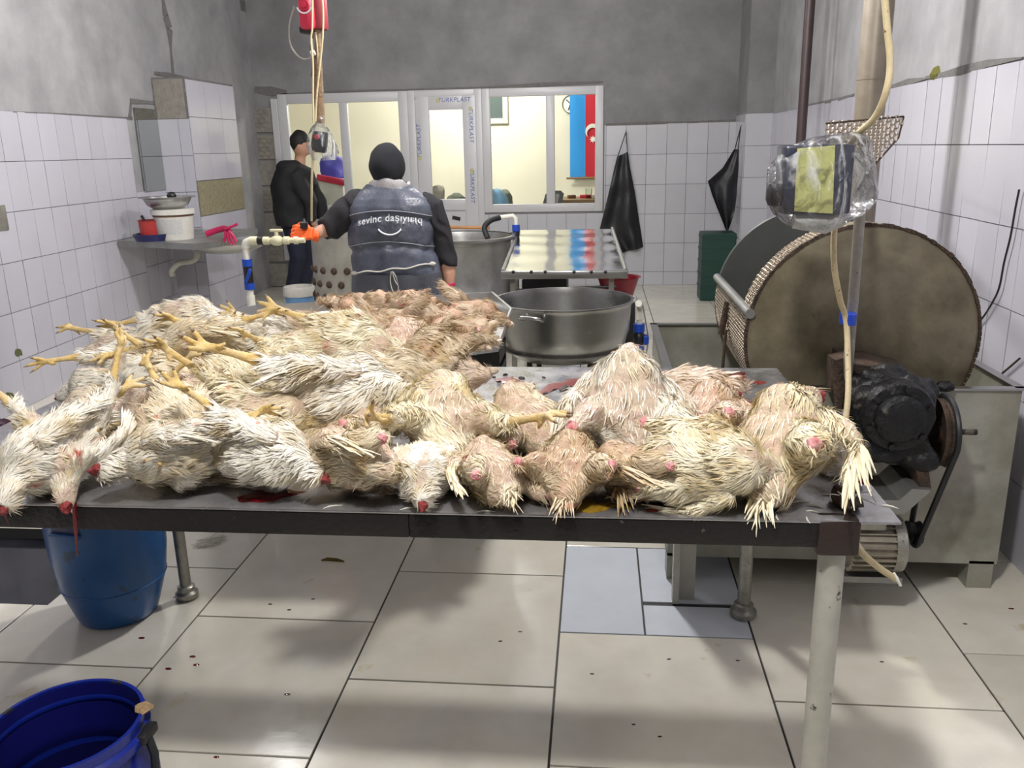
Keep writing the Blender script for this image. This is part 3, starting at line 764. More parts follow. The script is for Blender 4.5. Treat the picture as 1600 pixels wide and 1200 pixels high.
for (x, y) in ((-.50, 3.20), (-.42, 3.55), (-1.5, 3.45), (-1.45, 3.20)):
    MB().bb((x-.018, y-.018, 0), (x+.018, y+.018, zT-.05)).build('leg', M['leg_grey'], tray, False)
MB().bb((-1.5, 3.18, zT-.08), (-.42, 3.22, zT-.05)).bb((-1.5, 3.42, zT-.08), (-.42, 3.45, zT-.05)).build('cross_bar', M['leg_grey'], tray, False)
# black crate below the tray
a = at(772, 556, Z=.70)
cr = MB(); X0, X1, Y0, Y1 = -.66, -.375, 3.16, 3.42
for z in (.02, .10, .18, .26, .34, .42, .50, .58, .66):
    cr.bb((X0, Y0, z), (X1, Y0+.012, z+.055)); cr.bb((X0, Y1-.012, z), (X1, Y1, z+.055)); cr.bb((X0, Y0, z), (X0+.012, Y1, z+.055)); cr.bb((X1-.012, Y0, z), (X1, Y1, z+.055))
for x in (X0+.01, (X0+X1)/2, X1-.01):
    for y in (Y0+.008, Y1-.008): cr.box((x, y, .36), (.02, .02, .72))
# lives between the legs
crate = cr.build('slatted_crate', M['black'], None, False); tag(crate, 'tall black slatted plastic crate standing below the tray, behind the table', 'crate')

# ------------------------------------------------------------------ round pan on stand
def big_pan():
    YC = 4.22; c = V(-.035, YC, 0); zr = at(880, 466, Y=YC).z
    rr = (at(988, 472, Y=YC)-at(774, 472, Y=YC)).length/2
    c.x = (at(988, 472, Y=YC).x+at(774, 472, Y=YC).x)/2
    t = thing('round_cauldron', 'wide round stainless cauldron with side handles, right of the tray', 'cauldron', tuple(c))
    h = .305
    prof = [(0, zr-h), (rr*.50, zr-h), (rr*.74, zr-h+.022), (rr*.89, zr-h+.075), (rr*.96, zr-h+.15), (rr*.985, zr-.03), (rr*1.0, zr-.012), (rr*1.02, zr-.006), (rr*1.02, zr), (rr*.985, zr), (rr*.965, zr-.03), (rr*.945, zr-h+.18), (rr*.88, zr-h+.1), (rr*.7, zr-h+.04), (0, zr-h+.02)]
    MB().lathe(prof, c, 72).build('bowl', M['steel_pan'], t)
    for a in (28, 208, -112):
        n_ = V(math.cos(R(a)), math.sin(R(a)), 0); tt = V(-n_.y, n_.x, 0); p = c+n_*rr*1.0+V(0, 0, zr-.05)
        MB().tube(spline([p-tt*.05, p-tt*.045+n_*.05+V(0, 0, .02), p+tt*.045+n_*.05+V(0, 0, .02), p+tt*.05], 6), .008, 10).build('handle', M['steel'], t)
    for a in (40, 130, 220, 310):
        n_ = V(math.cos(R(a)), math.sin(R(a)), 0); p = c+n_*rr*.62
        MB().tube([p, p+V(0, 0, zr-h+.015)], .014, 10).build('leg', M['rust'], t)
    MB().lathe([(rr*.60, .12), (rr*.64, .12), (rr*.64, .15), (rr*.60, .15), (rr*.60, .12)], c, 40).build('stand_ring', M['rust'], t)
    pw = at(870, 500, Z=zr-.3)
    MB().lathe([(0, zr-.24), (rr*.93, zr-.24)], c, 40).build('soup_water', mat('greyish scalding water', (.22, .20, .18), .08, var=.1), t)
big_pan()
# ------------------------------------------------------------------ deep vat
def vat():
    Y = 6.4; xl_ = at(640, 378, Y=Y).x; xr_ = at(801, 378, Y=Y).x; c = V((xl_+xr_)/2, Y, 0); r = (xr_-xl_)/2
    zr = at(715, 378, Y=Y-r*.98).z
    c.y = Y
    t = thing('deep_vat', 'deep round steel vat of cloudy water right of the worker in the vest', 'vat', tuple(c))
    h = zr-.06
    prof = [(0, .06), (r*.93, .06), (r*.93, .30), (r*.95, .31), (r*.95, .33), (r*.93, .34), (r*.96, zr-.04), (r*1.0, zr-.01), (r*1.03, zr-.02), (r*1.04, zr), (r*.98, zr), (r*.95, zr-.04), (r*.9, .08), (0, .08)]
    MB().lathe(prof, c, 64).build('wall', M['dull_steel'], t)
    MB().lathe([(0, zr-.09), (r*.95, zr-.09)], c, 48).build('cloudy_water', mat('cloudy scalding water', (.50, .44, .38), .12, var=.12, vscale=2), t)
    MB().lathe([(r*1.0, zr-.018), (r*1.05, zr-.012), (r*1.05, zr+.006), (r*1.0, zr+.008)], c, 64).build('rim', M['steel'], t)
    o = MB().tube([c+V(-.28, -r*.55, zr+.012), c+V(.12, -r*.15, zr+.02)], .012, 10).box(c+V(-.20, -r*.1+.02, zr+.014), (.14, .07, .012), (0, 0, 20), bev=.005)
    q = MB().box(at(692, 355, Z=zr+.02), (.16, .05, .03), (0, 0, 15), bev=.01).tube([at(696, 355, Z=zr+.03), at(764, 356, Z=zr+.03)], .013, 8).build('wooden_paddle', mat('worn orange wood', (.42, .20, .08), .5, var=.2)); tag(q, 'wooden paddle laid across the rim of the deep vat', 'paddle')
    return c, r, zr
vc, vr, vz = vat()
# pipe with hose feeding the vat
def pvc(name, label, legs, cat='pipe'):
    return thing(name, label, cat, legs)
p0 = at(770, 345, Y=6.6); 
t = thing('water_pipe', 'white water pipe with blue valve beside the deep vat, black hose attached', 'pipe', tuple(V(at(808, 380, Y=6.6).x, 6.6, 0)))
xx = at(806, 345, Y=6.6).x; zt_ = at(806, 337, Y=6.6).z
MB().tube([(xx, 6.6, 0), (xx, 6.6, at(808, 385, Y=6.6).z)], .017, 10).tube([(xx, 6.6, at(808, 352, Y=6.6).z), (xx, 6.6, zt_-.02), (xx-.02, 6.6, zt_), tuple(at(780, 340, Y=6.6))], .017, 12).build('tube', M['white_plastic'], t)
MB().tube([(xx, 6.6, at(808, 361, Y=6.6).z), (xx, 6.6, at(808, 351, Y=6.6).z)], .03, 12).build('valve_nut', M['blue_valve'], t)
MB().tube([(xx, 6.6, at(808, 375, Y=6.6).z), (xx, 6.6, at(808, 361, Y=6.6).z)], .026, 12).box(at(802, 366, Y=6.55), (.05, .03, .03), bev=.006).build('valve_body', M['black'], t)
MB().tube(spline([at(781, 340, Y=6.6), at(766, 345, Y=6.55), at(757, 356, Y=6.5), at(762, 372, Y=6.45)], 8), .021, 12).build('hose', M['black_rubber'], t)

# ------------------------------------------------------------------ plucking drum with rubber fingers
def plucker():
    Y = 5.9; xl_ = at(486, 420, Y=Y).x; r = .31; c = V(xl_+r, Y+.1, 0); zr = at(520, 366, Y=Y).z
    t = thing('plucking_drum', 'upright galvanised drum studded with rows of black rubber fingers, left of the worker', 'drum', tuple(c))
    MB().lathe([(r*.98, .06), (r, .06), (r, zr-.01), (r*1.02, zr), (r*.98, zr), (r*.98, .06)], c, 64).build('shell', mat('galvanised drum', (.36, .35, .31), .42, .35, var=.2, vscale=5, bump=.1), t)
    MB().lathe([(0, .04), (r, .04), (r, .07), (0, .07)], c, 40).build('base_plate', M['dull_steel'], t)
    for row, z in enumerate((at(520, 418, Y=Y).z, at(520, 439, Y=Y).z, at(520, 459, Y=Y).z, at(520, 480, Y=Y).z)):
        for k in range(20):
            a = R(18*k+(9 if row % 2 else 0)+3)
            if math.sin(a) > .45: continue
            n_ = V(math.cos(a), math.sin(a), 0); p = c+n_*r+V(0, 0, z)
            MB().tube([p-n_*.01, p+n_*.006, p+n_*.018], [.026, .024, .014], 12).build('rubber_finger', M['rust'], t)
    for a in (225, 315, 45, 135):
        n_ = V(math.cos(R(a)), math.sin(R(a)), 0); p = c+n_*r*.85
        MB().tube([p, p+V(0, 0, .05)], .02, 8).build('leg', M['leg_grey'], t)
plucker()
# blue white bucket
def bucket(name, label, c, r, h, m1, m2):
    t = thing(name, label, 'bucket', tuple(c))
    MB().lathe([(0, 0), (r*.82, 0), (r*.85, .01), (r*.97, h*.80)], c, 40).build('body', m2, t)
    MB().lathe([(r*.965, h*.80), (r*1.04, h*.80), (r*1.04, h*.97), (r*1.0, h), (r*.95, h), (r*.93, h*.8), (r*.80, .03), (0, .03)], c, 40).build('rim', m1, t)
    MB().tube(spline([c+V(-r*1.04, -.02, h*.85), c+V(-r*.5, -r*1.02, h*.42), c+V(r*.1, -r*1.1, h*.62)], 8), .004, 6).build('bail', m1, t)
bc = at(467, 486, Z=0); Yb = 6.9
bz = at(467, 447, Y=Yb).z; rb_ = (at(489, 452, Y=Yb).x-at(444, 452, Y=Yb).x)/2
bucket('bucket', 'white bucket with blue printed side on the floor between the drum and the pipe', V(at(467, 452, Y=Yb).x, Yb, 0), rb_, bz, M['white_bucket'], M['bucket_blue'])

# ------------------------------------------------------------------ stainless bench at the back
def bench():
    z = .80; A = at(783, 428, Z=z); B = at(979, 426, Z=z); C = at(957, 360, Z=z); D = at(812, 359, Z=z)
    y0 = 4.95; y0 = (A.y+B.y)/2+.08; y1 = (C.y+D.y)/2
    t = thing('steel_bench', 'empty polished steel bench with rippled top reflecting the flag', 'table', ((A.x+B.x)/2, (y0+y1)/2, 0))
    nx, ny = 14, 46; vs = []; fs = []
    for j in range(ny+1):
        for i in range(nx+1):
            u = i/nx; v = j/ny; x0 = A.x+(D.x-A.x)*v; x1 = B.x+(C.x-B.x)*v
            zz = z+.0035*math.sin(v*26+1.3*math.sin(u*3))*(.4+v)+.003*noise.noise(V(u*3, v*7, 0))
            vs.append((x0+(x1-x0)*u, y0+(y1-y0)*v, zz))
    for j in range(ny):
        for i in range(nx): k = j*(nx+1)+i; fs.append((k, k+1, k+nx+2, k+nx+1))
    m_ = MB().add(vs, fs); k = len(m_.v); m_.add([(x, y, zz-.02) for x, y, zz in vs], [tuple(reversed(f)) for f in fs])
    m_.build('sheet_top', M['steel_mirror'], t)
    MB().bb((A.x-.01, y0-.02, z-.04), (B.x+.01, y0+.005, z+.004), bev=.004).build('front_lip', M['steel'], t)
    for i, px in enumerate((802, 830, 852, 897, 924, 946)):
        MB().sphere(at(px, 425, Y=y0-.02), (.010, .006, .010), 8, 6).build('rivet', M['black'], t)
    for s_, e_ in (((A.x, y0), (D.x, y1)), ((B.x, y0), (C.x, y1))):
        MB().tube([(s_[0], s_[1], z+.002), (e_[0], e_[1], z+.012)], .012, 8).build('side_lip', M['steel'], t)
    for x, y in ((A.x+.05, y0+.06), (B.x-.08, y0+.06), (D.x+.05, y1-.06), (C.x-.05, y1-.06)):
        MB().bb((x-.015, y-.015, 0), (x+.015, y+.015, z-.02)).build('leg', M['leg_grey'], t, False)
    MB().tube([(A.x+.03, y0+.08, z-.12), (B.x-.05, y0+.08, z-.10)], .008, 8).build('brace', M['black'], t)
    return A, B, y0, y1
bA, bB, by0, by1 = bench()
# dark box and red basin under it
o = MB().bb((bA.x-.05, 6.5, 0), (bA.x+.30, 6.9, .50), bev=.02).build('storage_box', M['black']); tag(o, 'black box under the left of the steel bench', 'box')
a = at(966, 446, Y=6.2); 
t = thing('wash_basin', 'dark red plastic basin on a black crate under the right of the steel bench', 'basin', (a.x, 6.2, a.z-.10))
c = V(a.x, 6.2, a.z-.10)
MB().lathe([(0, 0), (.10, 0), (.15, .16), (.165, .165), (.145, .16), (.095, .012), (0, .012)], c, 28).build('bowl', mat('dark red plastic', (.20, .008, .02), .4), t)
bx = MB().bb((c.x-.12, 6.05, 0), (c.x+.12, 6.35, c.z), bev=.008).build('support_box', M['black']); tag(bx, 'black box carrying the dark red basin under the steel bench', 'box')

# ------------------------------------------------------------------ aprons, green crate
def apron(name, label, outline, hook, Y, seed, strap):
    c = at(*hook, Y=Y); t = thing(name, label, 'apron', tuple(c))
    P = [at(x, y, Y=Y) for x, y in outline]
    # shaped cloth: grid from left to right outline with folds
    L = [p for p in P[:len(P)//2]]; Rr = list(reversed(P[len(P)//2:]))
    n = len(L); nx = 16; vs = []; fs = []; ny = 24
    def lerp(a, tt):
        f = tt*(len(a)-1); i = min(int(f), len(a)-2); return a[i].lerp(a[i+1], f-i)
    for j in range(ny+1):
        for i in range(nx+1):
            v = j/ny; u = i/nx; q = lerp(L, v).lerp(lerp(Rr, v), u)
            vs.append(V(q.x, Y-.035-.025*math.sin(u*9+seed+2*v)*(.3+v)-.02*noise.noise(q*6), q.z))
    for j in range(ny):
        for i in range(nx): k = j*(nx+1)+i; fs.append((k, k+1, k+nx+2, k+nx+1))
    m_ = MB().add(vs, fs); m_.add([v+V(0, .006, 0) for v in vs], [tuple(reversed(f)) for f in fs]); m_.build('cloth', M['apron'], t)
    hp = at(*hook, Y=Y); s = MB()
    for e in strap: s.tube([hp+V(0, -.02, 0), at(*e, Y=Y-.04)], .005, 6)
    s.build('neck_strap', M['black'], t)
    MB().tube([hp+V(0, 0, 0), hp+V(0, -.035, .0), hp+V(0, -.04, .015)], .006, 8).build('wall_hook', M['leg_grey'], t)
apron('hanging_apron', 'long black rubber apron hung on the tiled back wall', [(964, 245), (958, 270), (950, 305), (937, 357), (972, 394), (1005, 386), (998, 340), (992, 300), (984, 260), (981, 237)], (978, 206), YB-.02, 0, [(965, 245), (981, 237)])
apron('hanging_apron', 'crumpled black rubber apron hung beside the corner pier', [(1146, 233), (1128, 262), (1105, 283), (1112, 305), (1135, 362), (1137, 362), (1148, 330), (1151, 300), (1153, 270), (1154, 233)], (1157, 198), 8.74, 1.3, [(1148, 234), (1153, 234)])
gy = 8.3; a = at(1098, 365, Y=gy); b = at(1136, 420, Y=gy)
g_ = MB().bb((a.x, gy, 0), (a.x+.32, gy+.3, a.z), bev=.01); 
for k in range(5): g_.bb((a.x-.004, gy-.006, a.z-.05-.12*k), (a.x+.325, gy+.3, a.z-.03-.12*k))
o = g_.build('plastic_crate', M['green'], None, False); tag(o, 'dark green plastic crate stack behind the perforated drum', 'crate')
# ------------------------------------------------------------------ plucking / scalding machine on the right
def machine():
    X0, X1, Y0, Y1, z1 = .25, 1.345, 2.73, 3.76, .70
    t = thing('poultry_machine', 'large grimy drum machine over a metal tank, motor and belt in front', 'machine', ((X0+X1)/2, Y0, 0))
    b = MB()
    b.bb((X0, Y0, .10), (X1, Y0+.006, z1)); b.bb((X0, Y1-.006, .10), (X1, Y1, z1)); b.bb((X0, Y0+.006, .10), (X0+.006, Y1-.006, z1)); b.bb((X1-.006, Y0+.006, .10), (X1, Y1-.006, z1)); b.bb((X0, Y0, .09), (X1, Y1, .10))
    tank = b.build('tank', M['tank'], t, False)
    MB().bb((X0-.012, Y0-.012, z1), (X1+.015, Y0+.022, z1+.006)).bb((X0-.012, Y1-.022, z1), (X1+.015, Y1+.012, z1+.006)).bb((X0-.012, Y0, z1), (X0+.018, Y1, z1+.006)).bb((X1-.018, Y0, z1), (X1+.015, Y1, z1+.006)).build('rim_flange', M['steel'], tank, False)
    for x, y in ((X0+.04, Y0+.04), (X1-.05, Y0+.04), (X0+.04, Y1-.04), (X1-.04, Y1-.04)):
        MB().bb((x-.04, y-.04, 0), (x+.04, y+.04, .10)).build('foot', M['tank'], t, False)
    # drum: axis along Y
    cx, cz = .895, .835; YA, YBk = 2.90, 3.68
    r = (at(1533, 500, Y=YA).x-at(1164, 520, Y=YA).x)/2
    cx = (at(1533, 500, Y=YA).x+at(1164, 520, Y=YA).x)/2; cz = at(1348, 350, Y=YA).z-r
    d = MB(); d.lathe([(0, YA-.006), (r-.01, YA-.006), (r, YA-.003), (r, YA+.006), (0, YA+.006)], (cx, 0, cz), 90, 'Y')
    d.build('end_disc', M['disc'], t, angle=30)
    e = MB()
    for k in range(0, 130):
        a = 2*math.pi*k/130; n_ = V(math.cos(a), 0, math.sin(a)); rr = r-.002+.002*noise.noise(n_*9)
        e.box(V(cx, YA-.004, cz)+n_*rr, (.016, .016, .010+.006*noise.noise(n_*20)), (0, -math.degrees(a)+90, 0))
    e.build('crusted_edge', M['rust'], t)
    d = MB(); d.lathe([(0, YBk-.005), (r-.005, YBk-.005), (r, YBk), (0, YBk+.005)], (cx, 0, cz), 72, 'Y')
    d.build('end_disc', M['disc_dark'], t, angle=30)
    # perforated shell: real holes, louvre slots punched in rows
    def perf(name, a0, a1, y0, y1, na, ny):
        vs = []; fs = []; vn = 0; mb = MB()
        for i in range(na):
            for j in range(ny):
                aa = a0+(a1-a0)*i/na; ab = a0+(a1-a0)*(i+1)/na; ya = y0+(y1-y0)*j/ny; yb = y0+(y1-y0)*(j+1)/ny
                if i % 2:
                    sh = (y1-y0)/ny/2; ya = min(ya+sh, y1); yb = min(yb+sh, y1)
                    if yb-ya < 1e-4: continue
                def P(u, v, dr=0): a = aa+(ab-aa)*u; return V(cx+(r-.006+dr)*math.cos(a), ya+(yb-ya)*v, cz+(r-.006+dr)*math.sin(a))
                o = [P(0, 0), P(1, 0), P(1, 1), P(0, 1)]; q = [P(.5, .08, .003), P(.88, .5, .004), P(.5, .92, .003), P(.12, .5, -.003)]
                q2 = [P(.5, .12, .004), P(.86, .5), P(.5, .88), P(.14, .5)]
                mb.add(o+q, [(0, 1, 5, 4), (1, 2, 6, 5), (2, 3, 7, 6), (3, 0, 4, 7)])
        o_ = mb.build(name, M['perf'], t, False); md = o_.modifiers.new('solid', 'SOLIDIFY'); md.thickness = .002
        return o_
    rail_a = math.atan2(at(1178, 487, Y=2.95).z-cz, at(1178, 487, Y=2.95).x-cx)
    ar = rail_a if rail_a > 0 else rail_a+2*math.pi
    perf('perforated_shell', ar, ar+R(150), YA+.005, YBk-.01, 72, 30)
    perf('perforated_rim_strip', R(60), ar, YA+.005, YA+.145, 52, 6)
    pr = lambda y, dr=0: V(cx+(r+dr)*math.cos(ar), y, cz+(r+dr)*math.sin(ar))
    MB().tube([pr(YA-.02, .0), pr(YBk+.03, 0)], .017, 14).build('edge_rail', M['dull_steel'], t)
    mid = pr(YA+.38)
    MB().tube([pr(YA+.42, .01)+V(-.0, 0, -.04), pr(YA+.42, .02)+V(-.01, 0, -.17)], .013, 10).tube([pr(YA+.36, .02)+V(0, 0, -.14), pr(YA+.36, .03)+V(0, -.02, -.30)], .006, 8).build('latch', M['rust'], t)
    # shaft bearing and rusty mount
    # gearbox: housing + round cover facing camera
    gx, gy, gz = (at(1405, 645, Y=2.50).x, 2.55, at(1405, 645, Y=2.50).z)
    ga = at(1322, 590, Y=2.42); gb2 = at(1458, 732, Y=2.42)
    hb = MB().bb((ga.x+.045, 2.42, gb2.z), (gb2.x, 2.71, ga.z-.035), bev=.03)
    for (u, v_, w_, s_) in ((.1, .2, 2.44, .05), (.85, .1, 2.45, .055), (.15, .8, 2.46, .06), (.9, .9, 2.50, .045), (.5, 1.0, 2.55, .06), (.3, 1.0, 2.50, .05), (.0, .5, 2.50, .05), (.7, .95, 2.47, .05)):
        hb.sphere((ga.x+.045+(gb2.x-ga.x-.045)*u, w_, gb2.z+(ga.z-.035-gb2.z)*v_), (s_, s_*.8, s_*.8), 14, 9)
    hb = fuse(hb, .009, 2).jitter(.016, 16, 3).jitter(.006, 45, 3)
    g0 = hb.build('gearbox', M['black_grease'], t)
    gc = at(1404, 652, Y=2.40)
    rg = (at(1462, 650, Y=2.40).x-at(1346, 650, Y=2.40).x)/2
    MB().lathe([(0, -.030), (rg*.55, -.034), (rg*.68, -.026), (rg*.72, -.012), (rg*.95, -.008), (rg, 0), (rg, .05), (0, .05)], gc, 48, 'Y').jitter(.003, 50).build('round_cover', M['black_grease'], g0)
    for k in range(6):
        a = R(60*k+20); MB().lathe([(0, -.018), (.010, -.018), (.010, 0), (0, 0)], gc+V(rg*.85*math.cos(a), 0, rg*.85*math.sin(a)), 6, 'Y').build('bolt', M['black_grease'], g0)
    # bracket under the gearbox
    k0 = at(1322, 735, Y=2.5); k1 = at(1460, 735, Y=2.5)
    a1 = at(1448, 738, Y=2.42); a2 = at(1455, 765, Y=2.42); a3 = at(1405, 805, Y=2.42); a4 = at(1370, 790, Y=2.42)
    MB().prism([at(1430, 722, Y=2.42), at(1452, 735, Y=2.42), at(1456, 766, Y=2.42), at(1437, 764, Y=2.42), at(1436, 750, Y=2.42)], (0, .25, 0)).jitter(.006, 30).build('rusty_bracket', M['rust'], t)
    MB().prism([at(1425, 764, Y=2.40), at(1456, 766, Y=2.40), at(1414, 803, Y=2.40), at(1340, 800, Y=2.40), at(1340, 781, Y=2.40), at(1405, 782, Y=2.40)], (0, .20, 0)).build('motor_bracket', M['dull_steel'], t, False)
    # rusty mounting beam and post on the left of gearbox
    MB().tube([at(1310, 560, Y=2.62), at(1316, 640, Y=2.6), at(1308, 700, Y=2.6)], [.028, .022, .02], 10).jitter(.010, 28).build('rusty_post', M['rust'], t)
    MB().prism([at(1302, 560, Y=2.66), at(1330, 556, Y=2.66), at(1332, 612, Y=2.66), at(1300, 612, Y=2.66)], (0, .07, 0)).jitter(.012, 25, 4).build('rusty_block', M['rust'], t)
    MB().prism([at(1328, 568, Y=2.60), at(1380, 574, Y=2.60), at(1436, 590, Y=2.60), at(1452, 604, Y=2.60), at(1440, 612, Y=2.60), at(1400, 600, Y=2.60), at(1328, 590, Y=2.60)], (0, .22, 0)).jitter(.012, 26, 5).build('rusty_beam', M['rust'], t)
    MB().sphere(at(1425, 597, Y=2.6), (.045, .03, .022), 14, 8).sphere(at(1478, 603, Y=2.70), (.03, .02, .02), 10, 6).jitter(.01, 30).build('bearing_grease', M['black_grease'], t)
    # big pulley, axis along X
    pc_ = at(1472, 678, Y=2.55); rp = (at(1472, 625, Y=2.55).z-at(1472, 731, Y=2.55).z)/2; xp = pc_.x
    pul = MB().lathe([(0, -.008), (rp*.3, -.012), (rp*.3, -.004), (rp*.9, -.004), (rp, -.022), (rp, -.016), (rp*.93, 0), (rp, .016), (rp, .022), (rp*.9, .004), (rp*.3, .004), (rp*.3, .012), (0, .008)], (xp, 2.57, pc_.z), 48, 'X')
    pul.build('large_pulley', M['rust'], t)
    MB().tube([(xp-.15, 2.57, pc_.z), (at(1523, 696, Y=2.57).x, 2.57, pc_.z)], .009, 12).build('shaft', M['black_grease'], t)
    # small pulley
    sc = at(1440, 843, Y=2.55); rs = .038; xs = xp-.0
    sx_ = xp; sc = V(xp-.03, 2.60, at(1440, 843, Y=2.55).z)
    MB().lathe([(0, -.02), (rs, -.02), (rs*.8, 0), (rs, .02), (0, .02)], sc, 28, 'X').build('small_pulley', M['black_grease'], t)
    # V belt around both
    path = []
    for k in range(17):
        a = R(8)+math.pi*k/16-math.pi*0; path.append((math.cos(a)*(rp+.004), math.sin(a)*(rp+.004), 1))
    belt = [V(xp+.012, 2.57+math.cos(R(-12)+math.pi*k/20*1.13)*(rp+.002), pc_.z+math.sin(R(-12)+math.pi*k/20*1.13)*(rp+.002)) for k in range(21)]
    belt += [V(xp-.025, 2.60+math.cos(R(188)+math.pi*k/12*.93)*(rs+.003), sc.z+math.sin(R(188)+math.pi*k/12*.93)*(rs+.003)) for k in range(13)]
    belt.append(belt[0])
    MB().tube(belt, .0095, 8).build('drive_belt', M['black_rubber'], t)
    # motor below: ribbed, axis X
    mz = at(1380, 857, Y=2.50).z; mx0 = at(1335, 857, Y=2.45).x; mx1 = at(1415, 857, Y=2.45).x; mr = .085
    mc = V(mx0, 2.54, mz)
    mo = MB().tube([mc, V(mx1, 2.54, mz)], mr*.9, 40); 
    for k in range(26):
        a = 2*math.pi*k/26; mo.box(V((mx0+mx1)/2, 2.54+mr*.93*math.cos(a), mz+mr*.93*math.sin(a)), (mx1-mx0, .003, .022), (-90+math.degrees(a)+0, 0, 0) if False else (math.degrees(a)-90, 0, 0))
    mt = mo.build('motor', mat('ribbed motor casing', (.30, .27, .21), .5, .3, var=.25, vscale=12, bump=.2), t)
    MB().lathe([(0, .035), (.03, .035), (.06, .02), (mr*1.03, .012), (mr*1.05, 0), (mr*1.05, -.02), (0, -.02)], (mx1, 2.54, mz), 40, 'X').build('end_bell', M['leg_grey'], mt)
    MB().tube([(mx1+.03, 2.57, mz), (xp, 2.60, sc.z)], .008, 8).build('motor_shaft', M['rust'], mt)
    MB().box((mx0+.05, 2.50, mz+mr+.012), (.09, .07, .045), bev=.006).build('terminal_box', M['leg_grey'], mt)
    MB().bb((mx0-.01, 2.50, mz-mr-.035), (mx1+.02, 2.72, mz-mr-.015)).build('motor_foot', M['dull_steel'], mt, False)
    return cx, cz, r
mcx, mcz, mr_ = machine()

# ------------------------------------------------------------------ posts and pipes
o = None
pb = at(1358, 330, Y=3.95); ptp = at(1374, 0, Y=3.95)
post = thing('round_post', 'thick brownish round metal post from floor to ceiling behind the drum machine', 'post', (ptp.x, 3.95, 0))
r_post = (at(1398, 20, Y=3.95).x-at(1350, 20, Y=3.95).x)/2
MB().tube([(ptp.x, 3.95, 0), (ptp.x, 3.95, H)], r_post, 32).build('column', M['post'], post)
MB().tube([(ptp.x, 3.95, at(1350, 122, Y=3.95).z-.008), (ptp.x, 3.95, at(1350, 122, Y=3.95).z+.008)], r_post*1.03, 32).build('weld_ring', M['post'], post)
pp = at(1262, 60, Y=6.4)
o = MB().tube([(pp.x, 6.4, .0), (pp.x, 6.4, H)], (at(1270, 60, Y=6.4).x-at(1254, 60, Y=6.4).x)/2, 16).build('drain_pipe', M['pipe_brown']); tag(o, 'thin dark brown vertical pipe near the right wall', 'pipe')
# thin conduit in front of the drum with cream cable taped to it
yc = 2.60
ct = at(1344, 330, Y=yc); cb = at(1322, 640, Y=yc)
co = MB().tube([at(1341, 240, Y=yc), ct, at(1326, 560, Y=yc), cb], [.0155, .0155, .0155, .011], 14).build('grey_conduit', M['grey_conduit'], None); tag(co, 'speckled grey conduit standing in front of the big drum disc', 'pipe')
cb_ = spline([at(1380, -30, Y=2.2), at(1386, 40, Y=2.2), at(1391, 100, Y=2.2), at(1384, 145, Y=2.2), at(1366, 185, Y=2.26), at(1338, 212, Y=2.36), at(1322, 245, Y=2.44), at(1308, 330, Y=2.46), at(1303, 370, Y=2.44), at(1304, 420, Y=2.42), at(1313, 470, Y=2.5), at(1322, 500, Y=2.545), at(1325, 560, Y=2.5), at(1325, 620, Y=2.42), at(1318, 680, Y=2.36), at(1316, 720, Y=2.30), at(1320, 780, Y=2.18), at(1330, 830, Y=2.05), at(1346, 862, Y=1.95), at(1372, 886, Y=1.95), at(1400, 905, Y=1.97)], 8)
cab = thing('power_cable', 'cream power cable running down from the bagged box past the drum disc', 'cable', tuple(at(1380, 0, Y=2.2)))
MB().tube(cb_, .0085, 10).build('sheath', M['cable_cream'], cab)
MB().tube(spline([at(1396, 895, Y=1.97), at(1402, 905, Y=1.96), at(1407, 915, Y=1.96)], 4), .004, 6).build('bare_end', M['white_plastic'], cab)
tpz = at(1325, 497, Y=2.57)
MB().lathe([(.0, -.016), (.028, -.016), (.029, 0), (.028, .016), (.0, .016)], tpz, 16).warp(lambda v: V(tpz.x+(v.x-tpz.x)*.8, tpz.y+(v.y-tpz.y)*1.35, v.z)).build('tape_wrap', M['blue_tape'], cab)
# perforated bracket plate
pk = []
pts = [(1290, 193), (1412, 182), (1400, 215), (1345, 282), (1330, 282), (1290, 225)]
yp = 2.75
P = [at(x, y, Y=yp) for x, y in pts]
def inside(p, poly):
    c = False; n = len(poly)
    for i in range(n):
        a, b = poly[i], poly[(i+1) % n]
        if (a.z > p.z) != (b.z > p.z) and p.x < (b.x-a.x)*(p.z-a.z)/(b.z-a.z)+a.x: c = not c
    return c
mb = MB(); st = .0125; x0 = min(p.x for p in P); x1 = max(p.x for p in P); z0 = min(p.z for p in P); z1 = max(p.z for p in P)
nx = int((x1-x0)/st)+1; nz = int((z1-z0)/(st*1.5))+1
for i in range(nx):
    for j in range(-1, nz):
        a = V(x0+i*st, yp, z0+(j+(.5 if i % 2 else 0))*st*1.5)
        c = a+V(st/2, 0, st*.75)
        if not inside(c, P): continue
        def Q(u, v, d=0): return V(a.x+u*st, yp+d, a.z+v*st*1.5)
        mb.add([Q(0, 0), Q(1, 0), Q(1, 1), Q(0, 1), Q(.5, .15, -.004), Q(.82, .5, -.001), Q(.5, .85, .001), Q(.18, .5, -.004)], [(0, 1, 5, 4), (1, 2, 6, 5), (2, 3, 7, 6), (3, 0, 4, 7)])
o = mb.build('perforated_bracket', mat('punched steel plate', (.50, .44, .38), .35, .8, var=.2, vscale=20), None, False); md = o.modifiers.new('s', 'SOLIDIFY'); md.thickness = .002
o2 = MB().tube([at(1290, 193, Y=yp), at(1412, 182, Y=yp)], .003, 6).tube([at(1412, 182, Y=yp), at(1404, 215, Y=yp), at(1345, 282, Y=yp)], .003, 6).build('folded_edge', M['rust'], o)
tag(o, 'punched steel bracket plate fixed behind the plastic bagged box', 'plate')
# strut joining bracket and conduit to the post
so = MB().tube([at(1345, 262, Y=yc), V(ptp.x, 3.95-r_post*.9, at(1345, 262, Y=yc).z)], .011, 8).build('strut', M['leg_grey'], o)

